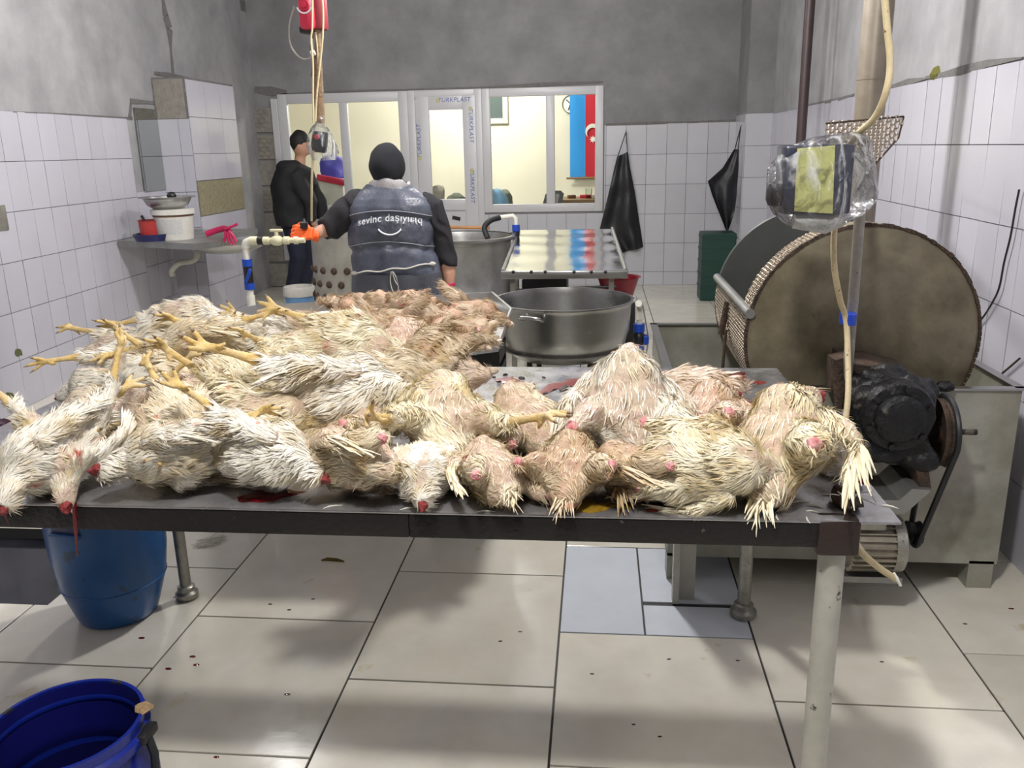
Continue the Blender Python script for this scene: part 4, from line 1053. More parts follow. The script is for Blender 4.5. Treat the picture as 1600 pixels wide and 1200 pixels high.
# bagged switch box
def bagged_box():
    Y = 2.28
    a = at(1245, 228, Y=Y); b = at(1340, 332, Y=Y); c = V((a.x+b.x)/2, Y+.06, b.z)
    t = thing('control_box', 'dark control box with a yellow green card on its face, inside clear plastic', 'box', tuple(c))
    MB().bb((at(1228, 238, Y=Y).x, Y, at(1290, 335, Y=Y).z), (at(1338, 228, Y=Y).x, Y+.12, at(1290, 226, Y=Y).z), bev=.008).build('housing', mat('dark navy enclosure', (.015, .018, .04), .3), t)
    MB().prism([at(x, y, Y=Y-.003) for x, y in ((1246, 232), (1305, 227), (1301, 334), (1241, 330))], (0, .002, 0)).build('card_label', M['paper_yellow'], t, False)
    MB().bb((at(1203, 290, Y=Y).x, Y+.01, at(1205, 326, Y=Y).z), (at(1237, 284, Y=Y).x, Y+.07, at(1205, 284, Y=Y).z), bev=.02).build('side_switch', M['black'], t)
    MB().tube([at(1240, 345, Y=Y+.03), at(1290, 350, Y=Y+.03), at(1318, 340, Y=Y+.03)], [.02, .026, .02], 12, flat=.6).build('paper_wad', M['label_grey'], t)
    # film
    out = [(1199, 262), (1212, 246), (1240, 226), (1270, 214), (1310, 209), (1340, 205), (1358, 214), (1366, 250), (1368, 285), (1370, 312), (1350, 335), (1318, 350), (1285, 362), (1250, 360), (1225, 350), (1204, 330), (1197, 295)]
    n = len(out); cxp = sum(p[0] for p in out)/n; cyp = sum(p[1] for p in out)/n
    mb = MB(); rings = 12; vs = []; m_ = 64
    def outl(tt):
        f = (tt*n) % n; i = int(f); q = f-i; p0, p1 = out[i], out[(i+1) % n]; return (p0[0]+(p1[0]-p0[0])*q, p0[1]+(p1[1]-p0[1])*q)
    for side in (-1, 1):
        base = len(mb.v); vv = []
        for k in range(rings+1):
            s = k/rings
            for j in range(m_):
                x, y = outl(j/m_); x = cxp+(x-cxp)*s; y = cyp+(y-cyp)*s
                p = at(x, y, Y=Y+.05); dpt = .095*math.sqrt(max(0, 1-s**4))
                w_ = noise.noise(V(x*.035+y*.02, y*.012-x*.01, side*3))*.022*(1-.5*s)+.010*noise.noise(V((x+y)*.09, (y-x)*.02, 7))
                vv.append(p+V(0, side*(dpt)+w_*(1 if s < .98 else .2), 0))
        fs = [(k*m_+j, k*m_+(j+1) % m_, (k+1)*m_+(j+1) % m_, (k+1)*m_+j) for k in range(rings) for j in range(m_)]
        mb.add(vv, fs)
    bag = mb.build('plastic_bag', M['film'], None); tag(bag, 'crinkled clear plastic bag wrapped round the control box in front of the drum', 'bag')
bagged_box()

# ------------------------------------------------------------------ upright pipe with blue valve (right of cauldron)
def riser(name, label, Y, px, py_top, nut1, body, nut2, pyb, r, elbow=None):
    P = lambda y, x=px: at(x, y, Y=Y)
    x = P(nut2).x; t = thing(name, label, 'pipe', (x, Y, 0)); z = lambda y: P(y).z
    MB().tube([(x, Y, 0), (x, Y, z(nut2))], r, 14).build('tube', M['white_plastic'], t)
    MB().tube([(x, Y, z(nut2)), (x, Y, z(nut2)+.04), (x, Y, z(nut2)+.045)], [r*2, r*2, r*1.6], 16).build('valve_nut', M['blue_valve'], t)
    MB().tube([(x, Y, z(nut1)-.045), (x, Y, z(nut1)-.04), (x, Y, z(nut1))], [r*1.6, r*2, r*2], 16).build('valve_nut', M['blue_valve'], t)
    MB().tube([(x, Y, z(nut2)+.045), (x, Y, (z(nut2)+z(nut1))/2-.02), (x, Y, (z(nut2)+z(nut1))/2+.02), (x, Y, z(nut1)-.045)], [r*1.5, r*2.1, r*2.1, r*1.5], 16).build('valve_body', M['black'], t)
    return t, x, z
t, x, z = riser('water_riser', 'upright white pipe with dark valve and blue nuts right of the cauldron', 4.35, 998, 470, 506, 530, 552, 580, .0145)
MB().tube([(x, 4.35, z(506)), (x, 4.35, z(486))], .0145, 14).tube([(x, 4.35, z(499)), (x, 4.35, z(481))], .021, 14).tube([(x, 4.35, z(484)), (x, 4.33, z(474)), (x-.01, 4.27, z(470))], .017, 14).build('elbow', M['white_plastic'], t)
MB().box((x+.035, 4.34, z(530)), (.03, .05, .05), bev=.008).build('valve_lever', M['blue_valve'], t)
MB().tube(spline([(x+.012, 4.33, z(472)), (x+.03, 4.32, z(500)), (x+.045, 4.32, z(530)), (x+.03, 4.31, z(560))], 5), .0035, 6).build('thin_hose', M['dull_steel'], t)
# left riser with horizontal arm held by the worker
yL = 4.30
xb = at(386, 410, Y=yL).x
t = thing('water_riser', 'white standpipe with blue lever valve and horizontal arm left of the worker', 'pipe', (xb, yL, 0))
zz = lambda y: at(384, y, Y=yL).z
MB().tube([(xb, yL, 0), (xb, yL, zz(452))], .0165, 16).tube([(xb, yL, zz(480)), (xb, yL, zz(462))], .022, 16).tube([(xb, yL, zz(405)), (xb, yL, zz(386))], .0165, 16).build('tube', M['white_plastic'], t)
MB().tube([(xb, yL, zz(416)), (xb, yL, zz(405))], .026, 18).build('valve_nut', M['blue_valve'], t)
MB().tube([(xb, yL, zz(452)), (xb, yL, zz(442))], .026, 18).build('valve_nut', M['blue_valve'], t)
MB().tube([(xb, yL, zz(443)), (xb, yL, zz(415))], .024, 18).build('valve_body', M['black'], t)
MB().box((xb+.012, yL-.035, zz(430)), (.018, .014, .085), (0, 25, 0), bev=.006).build('valve_lever', M['blue_valve'], t)
zh = at(420, 376, Y=yL).z
xe = at(470, 371, Y=yL).x
MB().tube([(xb, yL, zz(388)), (xb, yL, zh-.03), (xb+.008, yL, zh-.008), (xb+.03, yL, zh), (xb+.05, yL, zh)], [.021, .022, .022, .021, .021], 16).build('elbow', M['white_plastic'], t)
MB().tube([(xb+.04, yL, zh), (xe+.02, yL, zh)], .014, 16).build('arm_tube', M['cream_plastic'], t)
fx = lambda px: at(px, 376, Y=yL).x
MB().tube([(fx(391), yL, zh), (fx(403), yL, zh)], .023, 16).tube([(fx(412), yL, zh), (fx(421), yL, zh)], .021, 16).tube([(fx(424), yL, zh), (fx(430), yL, zh), (fx(436), yL, zh), (fx(441), yL, zh)], [.018, .027, .027, .018], 16).tube([(fx(444), yL, zh), (fx(452), yL, zh)], .021, 16).tube([(fx(460), yL, zh), (fx(466), yL, zh)], .02, 16).build('fittings', M['cream_plastic'], t)
MB().tube([(fx(403), yL, zh), (fx(411), yL, zh)], .022, 12).build('thread_ring', M['black'], t)
MB().tube([(fx(433), yL, zh+.02), (fx(433), yL, zh+.045)], .011, 12).box((fx(433), yL, zh+.052), (.07, .018, .014), bev=.006).build('tap_handle', M['cream_plastic'], t)

# ------------------------------------------------------------------ hanging red box and cords
Yh = 4.0
t = thing('hoist_control', 'red control box hanging high on a bundle of cables', 'control box', tuple(at(482, 45, Y=Yh)))
A = at(459, -40, Y=Yh); B = at(504, 46, Y=Yh)
MB().bb((A.x, Yh, B.z), (B.x-.035, Yh+.1, A.z), bev=.025).build('cover', M['red_plastic'], t)
MB().bb((B.x-.055, Yh+.02, B.z+.005), (B.x, Yh+.11, A.z), bev=.015).build('side_housing', mat('dull dark red plastic', (.30, .03, .05), .5, var=.2), t)
cc = at(475, 8, Y=Yh-.002); MB().lathe([(0, -.012), (.012, -.012), (.014, -.004), (.022, -.004), (.024, 0), (0, 0)], cc, 20, 'Y').build('round_knob', M['red_plastic'], t)
MB().lathe([(.030, -.003), (.036, -.003), (.036, 0), (.030, 0)], cc, 24, 'Y', arc=(R(195), R(345))).build('pale_arc', M['white'], t)
q = MB(); q.tube([at(470, 45, Y=Yh+.04), at(490, 48, Y=Yh+.04)], .02, 8); q.build('gland', M['black'], t)
# cable bundle
bd = thing('cable_bundle', 'tangled bundle of cream and brown cables running down from the red box', 'cable', tuple(at(495, 185, Y=Yh)))
MB().tube([at(497, 45, Y=Yh+.05), at(497, 100, Y=Yh+.05), at(499, 150, Y=Yh+.05), at(500, 192, Y=Yh+.05)], [.012, .018, .022, .024], 10).jitter(.006, 30).build('wrapped_core', mat('ragged brown wrapping', (.22, .15, .09), .9, var=.4, vscale=30, bump=1), bd)
cn = [([(488, -20), (488, 40), (486, 62), (489, 100), (489, 150), (490, 192)], 'cable_cream', .0045), ([(502, -20), (505, 20), (504, 60), (500, 100), (495, 150), (493, 190)], 'cable_cream', .0045), ([(460, 10), (452, 40), (454, 70), (466, 88), (480, 93), (488, 84), (487, 60)], 'grey_conduit', .0045), ([(490, 50), (486, 75), (489, 95), (488, 120)], 'rust', .006), ([(493, 50), (497, 90), (496, 140), (492, 180)], 'cable_cream', .004)]
for i, (pts, m_, r) in enumerate(cn):
    MB().tube(spline([at(x, y, Y=Yh-.01+.012*i) for x, y in pts], 6), r, 8).build('cable', M[m_], bd)
MB().tube([at(486, 84, Y=Yh), at(492, 82, Y=Yh)], .012, 8).build('tie', M['white_plastic'], bd)
MB().tube(spline([at(490, 235, Y=Yh), at(488, 260, Y=Yh), at(487, 300, Y=Yh), at(487, 345, Y=Yh+.1)], 6), .0055, 8).build('lower_cord', M['cable_cream'], bd)
sw = thing('pendant_switch', 'black pendant switch with a red button hanging on the cord', 'switch', tuple(at(499, 236, Y=Yh)))
MB().box(at(500, 222, Y=Yh+.02), (.065, .05, .095), (0, 8, 0), bev=.01).build('housing', M['black'], sw)
MB().lathe([(0, -.01), (.011, -.01), (.013, 0), (0, 0)], at(495, 214, Y=Yh-.01), 16, 'Y').build('red_button', M['red_plastic'], sw)
# bag round it
mb = MB(); n = 22; prof = [(.014, .030), (.022, .014), (.010, 0), (.030, -.02), (.045, -.05), (.052, -.09), (.05, -.12), (.04, -.15)]
c = at(497, 192, Y=Yh+.02)
for k in range(len(prof)):
    for j in range(n):
        a = 2*math.pi*j/n; r, z_ = prof[k]; r *= 1.25*(1+.18*math.sin(5*a+k)+.10*math.sin(9*a))
        mb.v.append(c+V(r*math.cos(a)+.002*k, r*.8*math.sin(a), z_*1.12))
mb.f = [(k*n+j, k*n+(j+1) % n, (k+1)*n+(j+1) % n, (k+1)*n+j) for k in range(len(prof)-1) for j in range(n)]+[tuple((len(prof)-1)*n+j for j in range(n))]
o = mb.build('plastic_bag', M['film'], None); tag(o, 'small clear plastic bag tied over the pendant switch', 'bag')

# ------------------------------------------------------------------ sink shelf on the left wall
def sink():
    zs = .87
    y0, y1 = 5.55, pl_y-.02
    yA = 5.95
    xA = xl(5.95)+.015
    X1 = at(345, 378, Z=zs).x
    t = thing('wall_sink', 'narrow stainless sink shelf on the left wall below the mirror', 'sink', (xl(6.3), 6.4, zs))
    a = at(205, 376, Z=zs); b = at(303, 381, Z=zs); 
    fr = V(b.x, b.y, zs); x0 = xl(a.y)+.02
    ply = [V(x0, a.y, zs), V(a.x+.04, a.y-.01, zs), V(b.x, b.y, zs), V(at(340, 377, Z=zs).x, at(340, 377, Z=zs).y+.05, zs), V(at(347, 368, Z=zs).x, 6.55, zs), V(b.x, 6.90, zs), V(xl(6.9)+.02, 6.90, zs)]
    MB().prism(ply, (0, 0, -.045)).build('shelf_top', M['dull_steel'], t, False)
    bc = at(312, 378, Z=zs-.03); 
    MB().sphere(V((b.x+ply[3].x)/2-.05, 6.25, zs-.045), (.30, .24, .085), 28, 14).warp(lambda v: V(v.x, v.y, min(v.z, zs-.0465))).build('bowl', M['steel'], t)
    cx = (b.x+ply[3].x)/2-.15
    yy = 6.25; k = lambda x, y: at(x, y, Y=yy)
    MB().tube([k(307, 386), k(307, 393)], .03, 14).tube(spline([k(307, 392), k(307, 402), k(298, 408), k(280, 411), k(272, 418), k(268, 424), k(270, 432)], 6), .022, 12).build('waste_pipe', M['leg'], t)
    return zs
zs = sink()
# things on the sink shelf
yK = 6.1
def onshelf(px, yy=yK): 
    p = at(px, 372, Y=yy); return V(p.x, yy, zs)
c = onshelf(275); r = (at(305, 350, Y=yK).x-at(247, 350, Y=yK).x)/2; hh = at(275, 326, Y=yK).z-zs
wbk = thing('paint_pail', 'white lidded pail with a grey printed label, standing on the sink shelf', 'pail', tuple(c))
MB().lathe([(0, 0), (r*.88, 0), (r*.90, .01), (r*.98, hh*.80)], c, 40).build('body', M['white_bucket'], wbk)
MB().lathe([(r*.985, hh*.76), (r*1.0, hh*.77), (r*1.0, hh*.82), (r*.98, hh*.83)], c, 40).build('brown_band', M['brown'], wbk)
MB().lathe([(r*.98, hh*.82), (r*1.08, hh*.83), (r*1.08, hh*.98), (r*1.0, hh), (0, hh)], c, 40).build('lid', M['white_bucket'], wbk)
MB().lathe([(r*.915, hh*.2), (r*.97, hh*.68)], c, 24, arc=(R(-130), R(-40))).warp(lambda v: V(c.x+(v.x-c.x)*1.012, c.y+(v.y-c.y)*1.012, v.z)).build('printed_label', M['label_grey'], wbk)
zb = zs+hh
ba = V(c.x-.03, c.y, zb); rb2 = (at(306, 310, Y=yK).x-at(224, 310, Y=yK).x)/2; hb = at(265, 308, Y=yK).z-zb
dsh = thing('steel_bowl', 'wide steel bowl balanced on top of the white pail', 'bowl', tuple(ba))
MB().lathe([(0, 0), (rb2*.5, 0), (rb2*.72, hb*.35), (rb2*.84, hb*.9), (rb2, hb), (rb2, hb*1.06), (rb2*.82, hb), (rb2*.68, hb*.4), (rb2*.48, .01), (0, .01)], ba, 48).build('bowl', M['steel'], dsh)
kn = MB().sphere(at(268, 306, Y=yK), (.035, .03, .03), 12, 8).build('scoop_handle', M['black']); tag(kn, 'dark rounded handle poking up from the steel bowl', 'handle')
# red pot in blue dish
c2 = onshelf(236, 6.02); 
bd_ = thing('blue_dish', 'dark blue plastic dish on the sink shelf under the red pot', 'dish', tuple(c2))
MB().lathe([(0, 0), (.12, 0), (.14, .05), (.135, .05), (.115, .008), (0, .008)], c2+V(.02, 0, 0), 32).build('bowl', M['navy_plastic'], bd_)
pr_ = (at(250, 350, Y=6.02).x-at(218, 350, Y=6.02).x)/2; ph = at(236, 343, Y=6.02).z-zs-.012
rp_ = thing('red_pot', 'small red pot with a dark handle beside the white pail', 'pot', tuple(c2+V(0, 0, .010)))
MB().lathe([(0, 0), (pr_*.85, 0), (pr_*.95, ph), (pr_*1.08, ph), (pr_*.9, ph-.004), (pr_*.8, .01), (0, .01)], c2+V(-.0, 0, .010), 30).build('body', M['pot_red'], rp_)
MB().tube([c2+V(pr_*.9, -.02, ph), c2+V(pr_*1.3, -.03, ph-.02), c2+V(pr_*1.25, -.03, .05)], .012, 8).build('handle', M['pot_red'], rp_)
o = MB().tube([c2+V(-.02, 0, ph-.02), at(221, 337, Y=6.02)], .010, 8).build('brush_handle', M['black']); tag(o, 'black brush handle leaning out of the red pot', 'brush')
# crimson glove on the sink corner
gp = [at(x, y, Y=6.15) for x, y in ((318, 366), (340, 357), (352, 356))]
gl = MB().tube(spline([at(322, 366, Y=6.15), at(338, 360, Y=6.15), at(352, 357, Y=6.12), at(360, 362, Y=6.08)], 5), [.022]*15+[.024], 12, flat=.5)
for pts in ([(352, 358), (362, 354), (371, 350)], [(357, 360), (364, 368), (370, 378)], [(358, 362), (362, 374), (366, 384)], [(355, 362), (357, 374), (360, 381)], [(352, 361), (352, 370), (350, 378)]):
    gl.tube(spline([at(x, y, Y=6.08) for x, y in pts], 4), .010, 8)
o = gl.build('rubber_glove', M['glove_red']); tag(o, 'crimson rubber glove draped over the end of the sink shelf', 'glove')
# mirror
def wl_(x, y): return wpt(x, y, 'L')
mq = [wl_(x, y)+nl*.010 for x, y in ((206, 165), (258, 167), (276, 300), (222, 300))]
m0 = V(*mq[0]); y0_, y1_ = wl_(207, 170).y, min(wl_(262, 170).y, pl_y-.01); za, zb_ = wl_(207, 168).z, wl_(224, 300).z
o = MB().prism([(xl(y0_)+.01, y0_, zb_), (xl(y1_)+.01, y1_, zb_), (xl(y1_)+.01, y1_, za), (xl(y0_)+.01, y0_, za)], (.006, 0, 0)).build('wall_mirror', M['mirror'], None, False); tag(o, 'frameless mirror fixed to the left wall above the sink', 'mirror')
# small metal box at the far left edge
a = wl_(0, 330); 
o = MB().bb((a.x, wl_(-30, 330).y, wl_(0, 361).z), (a.x+.015, wl_(6, 330).y, wl_(0, 326).z+.02), bev=.004).build('wall_box', M['leg_grey']); tag(o, 'small metal box on the tiled left wall at the edge of view', 'box')
for i, (x, y, s_) in enumerate(((27, 552, .035), (13, 622, .045))):
    p = wpt(x, y, 'L')+nl*.009
    o = MB().sphere(p, (.004, s_, s_*.8), 10, 6).jitter(.02, 25, i).warp(lambda v, p=p: V(p.x+(v.x-p.x)*.25, v.y, v.z)).build('wet_leaf', mat('olive leaf', (.10, .11, .04), .6)); tag(o, ['heart shaped olive scrap stuck on the left wall tiles', 'ragged olive scrap at the foot of the left wall'][i], 'scrap')
# black cable on the right wall
k = lambda x, y: wpt(x, y, 'R')+nr*.02
o = MB().tube(spline([k(1602, 296), k(1596, 325), k(1588, 370), k(1578, 410), k(1570, 450), k(1558, 475), k(1545, 495), k(1534, 507)], 6), .004, 6).build('wall_cable', M['black']); tag(o, 'thin black cable hanging down the right wall tiles', 'cable')
o = MB().tube([k(1603, 560), k(1565, 592)], .004, 6).build('thin_rod', M['rust']); tag(o, 'thin brown rod leaning at the right wall above the tank', 'rod')

# ------------------------------------------------------------------ behind the partition glass
yF = OY-.06
fa = at(890, 150, Y=yF); fb_ = at(940, 276, Y=yF)
z0, z1 = at(905, 277, Y=yF).z, at(905, 120, Y=yF).z
wS = at(914.5, 200, Y=yF).x-at(890.5, 200, Y=yF).x
x0 = at(890.5, 200, Y=yF).x
t = thing('wall_flag', 'hanging vertical flag with light blue and red stripes, crescent and star', 'flag', (x0+wS, yF, z0))
def cloth(xa, xb, name, m):
    n = 10; vs = []; fs = []
    for j in range(13):
        for i in range(n+1):
            xx = xa+(xb-xa)*i/n; vs.append(V(xx, yF-.004-.004*math.sin(xx*20+j*.2), z0+(z1-z0)*j/12))
    for j in range(12):
        for i in range(n): k_ = j*(n+1)+i; fs.append((k_, k_+1, k_+n+2, k_+n+1))
    m_ = MB().add(vs, fs); m_.add([v+V(0, .003, 0) for v in vs], [tuple(reversed(f)) for f in fs]); return m_.build(name, m, t)
cloth(x0, x0+wS, 'blue_stripe', M['flag_blue']); cloth(x0+wS, x0+2*wS, 'red_stripe', M['flag_red']); cloth(x0+2*wS, x0+3*wS, 'green_stripe', mat('flag green', (.02, .30, .10), .7))
cc = at(926, 205, Y=yF-.02); ro = wS*.47; ri = ro*.78; off = V(0, 0, -ro*.30)
# crescent opening downward
out = [cc+V(ro*math.cos(a), 0, ro*math.sin(a)) for a in [R(-50)+R(280)*k_/28 for k_ in range(29)]]
inn = [cc+off+V(ri*math.cos(a), 0, ri*math.sin(a)) for a in [R(-62)+R(304)*k_/28 for k_ in range(29)]]
mb = MB(); mb.add(out+inn, [(i, i+1, 29+i+1, 29+i) for i in range(28)]); mb.add([v+V(0, .002, 0) for v in out+inn], [(29+i, 29+i+1, i+1, i) for i in range(28)]); mb.build('crescent', M['white'], t, False)
sc = at(926.5, 217.5, Y=yF-.02); st_ = [sc+V((ro*.52 if i % 2 == 0 else ro*.26)*math.cos(R(22.5*i+90)), 0, (ro*.52 if i % 2 == 0 else ro*.26)*math.sin(R(22.5*i+90))) for i in range(16)]
MB().prism(st_, (0, .002, 0)).build('star', M['white'], t, False)
MB().tube([(x0-.05, yF-.015, z0-.01), (x0+3*wS+.05, yF-.015, z0-.01)], .014, 8).build('bottom_rod', M['wood'], t)
ck = at(892, 163, Y=OY-.02); rc = ck.x-at(878, 163, Y=OY-.02).x
t = thing('wall_clock', 'round white wall clock half hidden behind the flag', 'clock', (ck.x, OY-.03, ck.z-rc))
MB().lathe([(0, -.01), (rc*.92, -.01), (rc*.95, -.014), (0, -.0), ], ck, 32, 'Y').build('dial', M['white'], t)
MB().lathe([(rc*.9, -.02), (rc, -.02), (rc, .01), (rc*.9, .01), (rc*.9, -.02)], ck, 32, 'Y').build('bezel', M['leg_grey'], t)
MB().box(ck+V(-.03, -.018, .03), (.09, .002, .01), (0, 40, 0)).box(ck+V(-.02, -.018, -.03), (.01, .002, .09), (0, 20, 0)).build('hands', M['black'], t)
# desk, monitor chair, sacks
yd = 10.4; 
zd = at(905, 312, Y=yd).z
t = thing('office_desk', 'wooden office desk seen through the right pane', 'desk', (at(905, 312, Y=yd).x, yd, 0))
xa, xb = at(872, 312, Y=yd).x, at(950, 312, Y=yd).x+.4
MB().bb((xa, yd, zd-.05), (xb, yd+.7, zd)).build('desk_top', M['wood'], t, False); MB().bb((xa+.05, yd+.05, 0), (xa+.1, yd+.6, zd-.05)).bb((xb-.1, yd+.05, 0), (xb-.05, yd+.6, zd-.05)).build('desk_leg', M['wood'], t, False)
for i, (px, py, s_, m_, lab) in enumerate(((915, 306, .10, 'flag_red', 'red packet lying on the office desk'), (893, 309, .07, 'brown', 'brown packet on the office desk beside the chair'), (928, 308, .08, 'white_bucket', 'white packet on the office desk behind the glass'))):
    p = at(px, py, Y=yd+.3); o = MB().box((p.x, p.y, zd+.02), (s_*1.4, s_, .04), (0, 0, 20*i), bev=.008).build('packet', M[m_]); tag(o, lab, 'packet')
p = at(920, 300, Y=yd+.2); t = thing('water_glass', 'clear drinking glass on the office desk', 'glass', (p.x, p.y, zd)); MB().lathe([(0, 0), (.035, 0), (.04, .12), (.037, .12), (.032, .006), (0, .006)], (p.x, p.y, zd), 20).build('tumbler', M['glass'], t)
yc_ = 10.0; c = at(862, 320, Y=yc_)
t = thing('office_chair', 'grey office chair behind the right window pane', 'chair', (c.x, yc_, 0))
MB().prism([at(x, y, Y=yc_) for x, y in ((846, 326), (852, 304), (858, 298), (876, 298), (881, 303), (876, 328))], (0, .06, 0)).build('backrest', M['chair_grey'], t)
MB().prism([at(x, y, Y=yc_-.01) for x, y in ((852, 322), (857, 306), (861, 303), (873, 303), (874, 306), (870, 322))], (0, .012, 0)).build('mesh_back', M['dull_steel'], t)
zc = at(862, 328, Y=yc_).z
MB().box((c.x, yc_+.25, zc-.08), (.46, .46, .08), bev=.03).build('seat', M['chair_grey'], t); MB().tube([(c.x, yc_+.25, .08), (c.x, yc_+.25, zc-.1)], .03, 10).build('column', M['black'], t)
for k_ in range(5):
    a = R(72*k_); MB().tube([(c.x, yc_+.25, .08), (c.x+.28*math.cos(a), yc_+.25+.28*math.sin(a), .04)], .02, 8).build('base_arm', M['black'], t)
def heap(name, label, cat, px0, px1, pyt, pyb, Y, m, seed):
    a = at(px0, pyt, Y=Y); b = at(px1, pyb, Y=Y); c = (a+b)/2
    o = MB().sphere((c.x, Y+.1, c.z-.1), ((b.x-a.x)/2, .14, (a.z-b.z)/2+.1), 22, 14).jitter(.09, 4, seed).jitter(.02, 15, seed).build(name, m); return tag(o, label, cat)
shf = MB().bb((-3.3, 9.95, .70), (-.95, 10.45, .74)); shf = shf.build('low_counter', M['dull_steel'], None, False); tag(shf, 'low counter behind the glazed door and left windows', 'counter')
shf2 = MB()
for x in (-3.2, -2.0, -1.05): shf2.bb((x-.03, 10.0, 0), (x+.03, 10.4, .70))
shf2.build('counter_leg', M['dull_steel'], shf, False)
heap('cloth_sack', 'grey green sack behind the middle pane with a blue cloth on it', 'sack', 764, 800, 300, 328, 10.1, M['gravelly'], 1)
heap('blue_cloth', 'pale blue cloth draped over the sack behind the glass', 'cloth', 766, 796, 296, 312, 9.9, M['rag_blue'], 2)
heap('cloth_sack', 'brown tangled bundle behind the glazed door', 'sack', 664, 692, 292, 325, 10.1, M['stone'], 3)
heap('cloth_sack', 'dark green sack low behind the glazed door', 'sack', 690, 732, 304, 325, 10.0, M['gravelly'], 4)
heap('plastic_sheet', 'violet blue plastic sheeting heaped behind the left window', 'sheet', 494, 542, 240, 300, 10.0, M['violet'], 5)
p = at(520, 300, Y=9.9); o = MB().box((p.x, 9.85, p.z), (.34, .2, .3), bev=.01).build('printer_box', M['white_bucket']); tag(o, 'white box below the violet sheeting behind the left window', 'box')
p = at(520, 281, Y=9.8); o = MB().box((p.x, 9.75, p.z), (.34, .06, .07), (0, 12, 0), bev=.01).build('red_strip', M['red_plastic']); tag(o, 'red strip lying across the white box behind the left window', 'strip')
# ------------------------------------------------------------------ fused organic shapes
def loft(secs, n=36, power=2.4):
    """secs: (z, cx, cy, rx, ry)"""
    mb = MB(); 
    for (z, cx, cy, rx, ry) in secs:
        for k in range(n):
            a = 2*math.pi*k/n; c, s = math.cos(a), math.sin(a)
            q = (abs(c)**power+abs(s)**power)**(-1/power)
            mb.v.append(V(cx+rx*q*c, cy+ry*q*s, z))
    m_ = len(secs)
    mb.f = [(i*n+k, i*n+(k+1) % n, (i+1)*n+(k+1) % n, (i+1)*n+k) for i in range(m_-1) for k in range(n)]
    mb.f += [tuple(reversed(range(n))), tuple((m_-1)*n+k for k in range(n))]
    return mb
def hand(mb, wrist, d, up, side, curl=.9, s=1.0):
    """palm and five fingers. d: pointing direction, up: back of hand, side: towards the thumb"""
    d = d.normalized(); up = (up-d*up.dot(d)).normalized(); sd = d.cross(up).normalized()
    if sd.dot(side) < 0: sd = -sd
    for k in (-.026, -.009, .009, .026):
        mb.tube([wrist+sd*k*.7*s, wrist+d*.045*s+sd*k*s, wrist+d*.09*s+sd*k*s*1.05], [.013*s, .015*s, .012*s], 8)
    for i, (k, L) in enumerate(((-.029, .058), (-.010, .070), (.010, .074), (.029, .066))):
        p = wrist+d*.088*s+sd*k*s*1.08; pts = [p]; dd_ = d.copy(); cu = curl*(1+.08*i)
        for seg, fr in ((0, .42), (1, .32), (2, .26)):
            ang = cu*(.45 if seg == 0 else .8)
            dd_ = (dd_*math.cos(ang)-up*math.sin(ang)).normalized() if seg == 0 else (Matrix.Rotation(-ang, 3, sd if d.cross(up).dot(sd) > 0 else -sd) @ dd_)
            p = p+dd_*L*fr*s; pts.append(p)
        mb.tube(pts, [.0098*s, .0092*s, .0085*s, .0068*s], 8)
        mb.sphere(pts[-1], .0068*s, 8, 6)
    b = wrist+d*.025*s+sd*.024*s
    mb.tube([b, b+sd*.022*s+d*.020*s-up*.008*s, b+sd*.032*s+d*.046*s-up*.022*s, b+sd*.026*s+d*.066*s-up*.032*s], [.014*s, .0125*s, .0105*s, .008*s], 8)
    mb.sphere(b+sd*.026*s+d*.066*s-up*.032*s, .008*s, 8, 6)

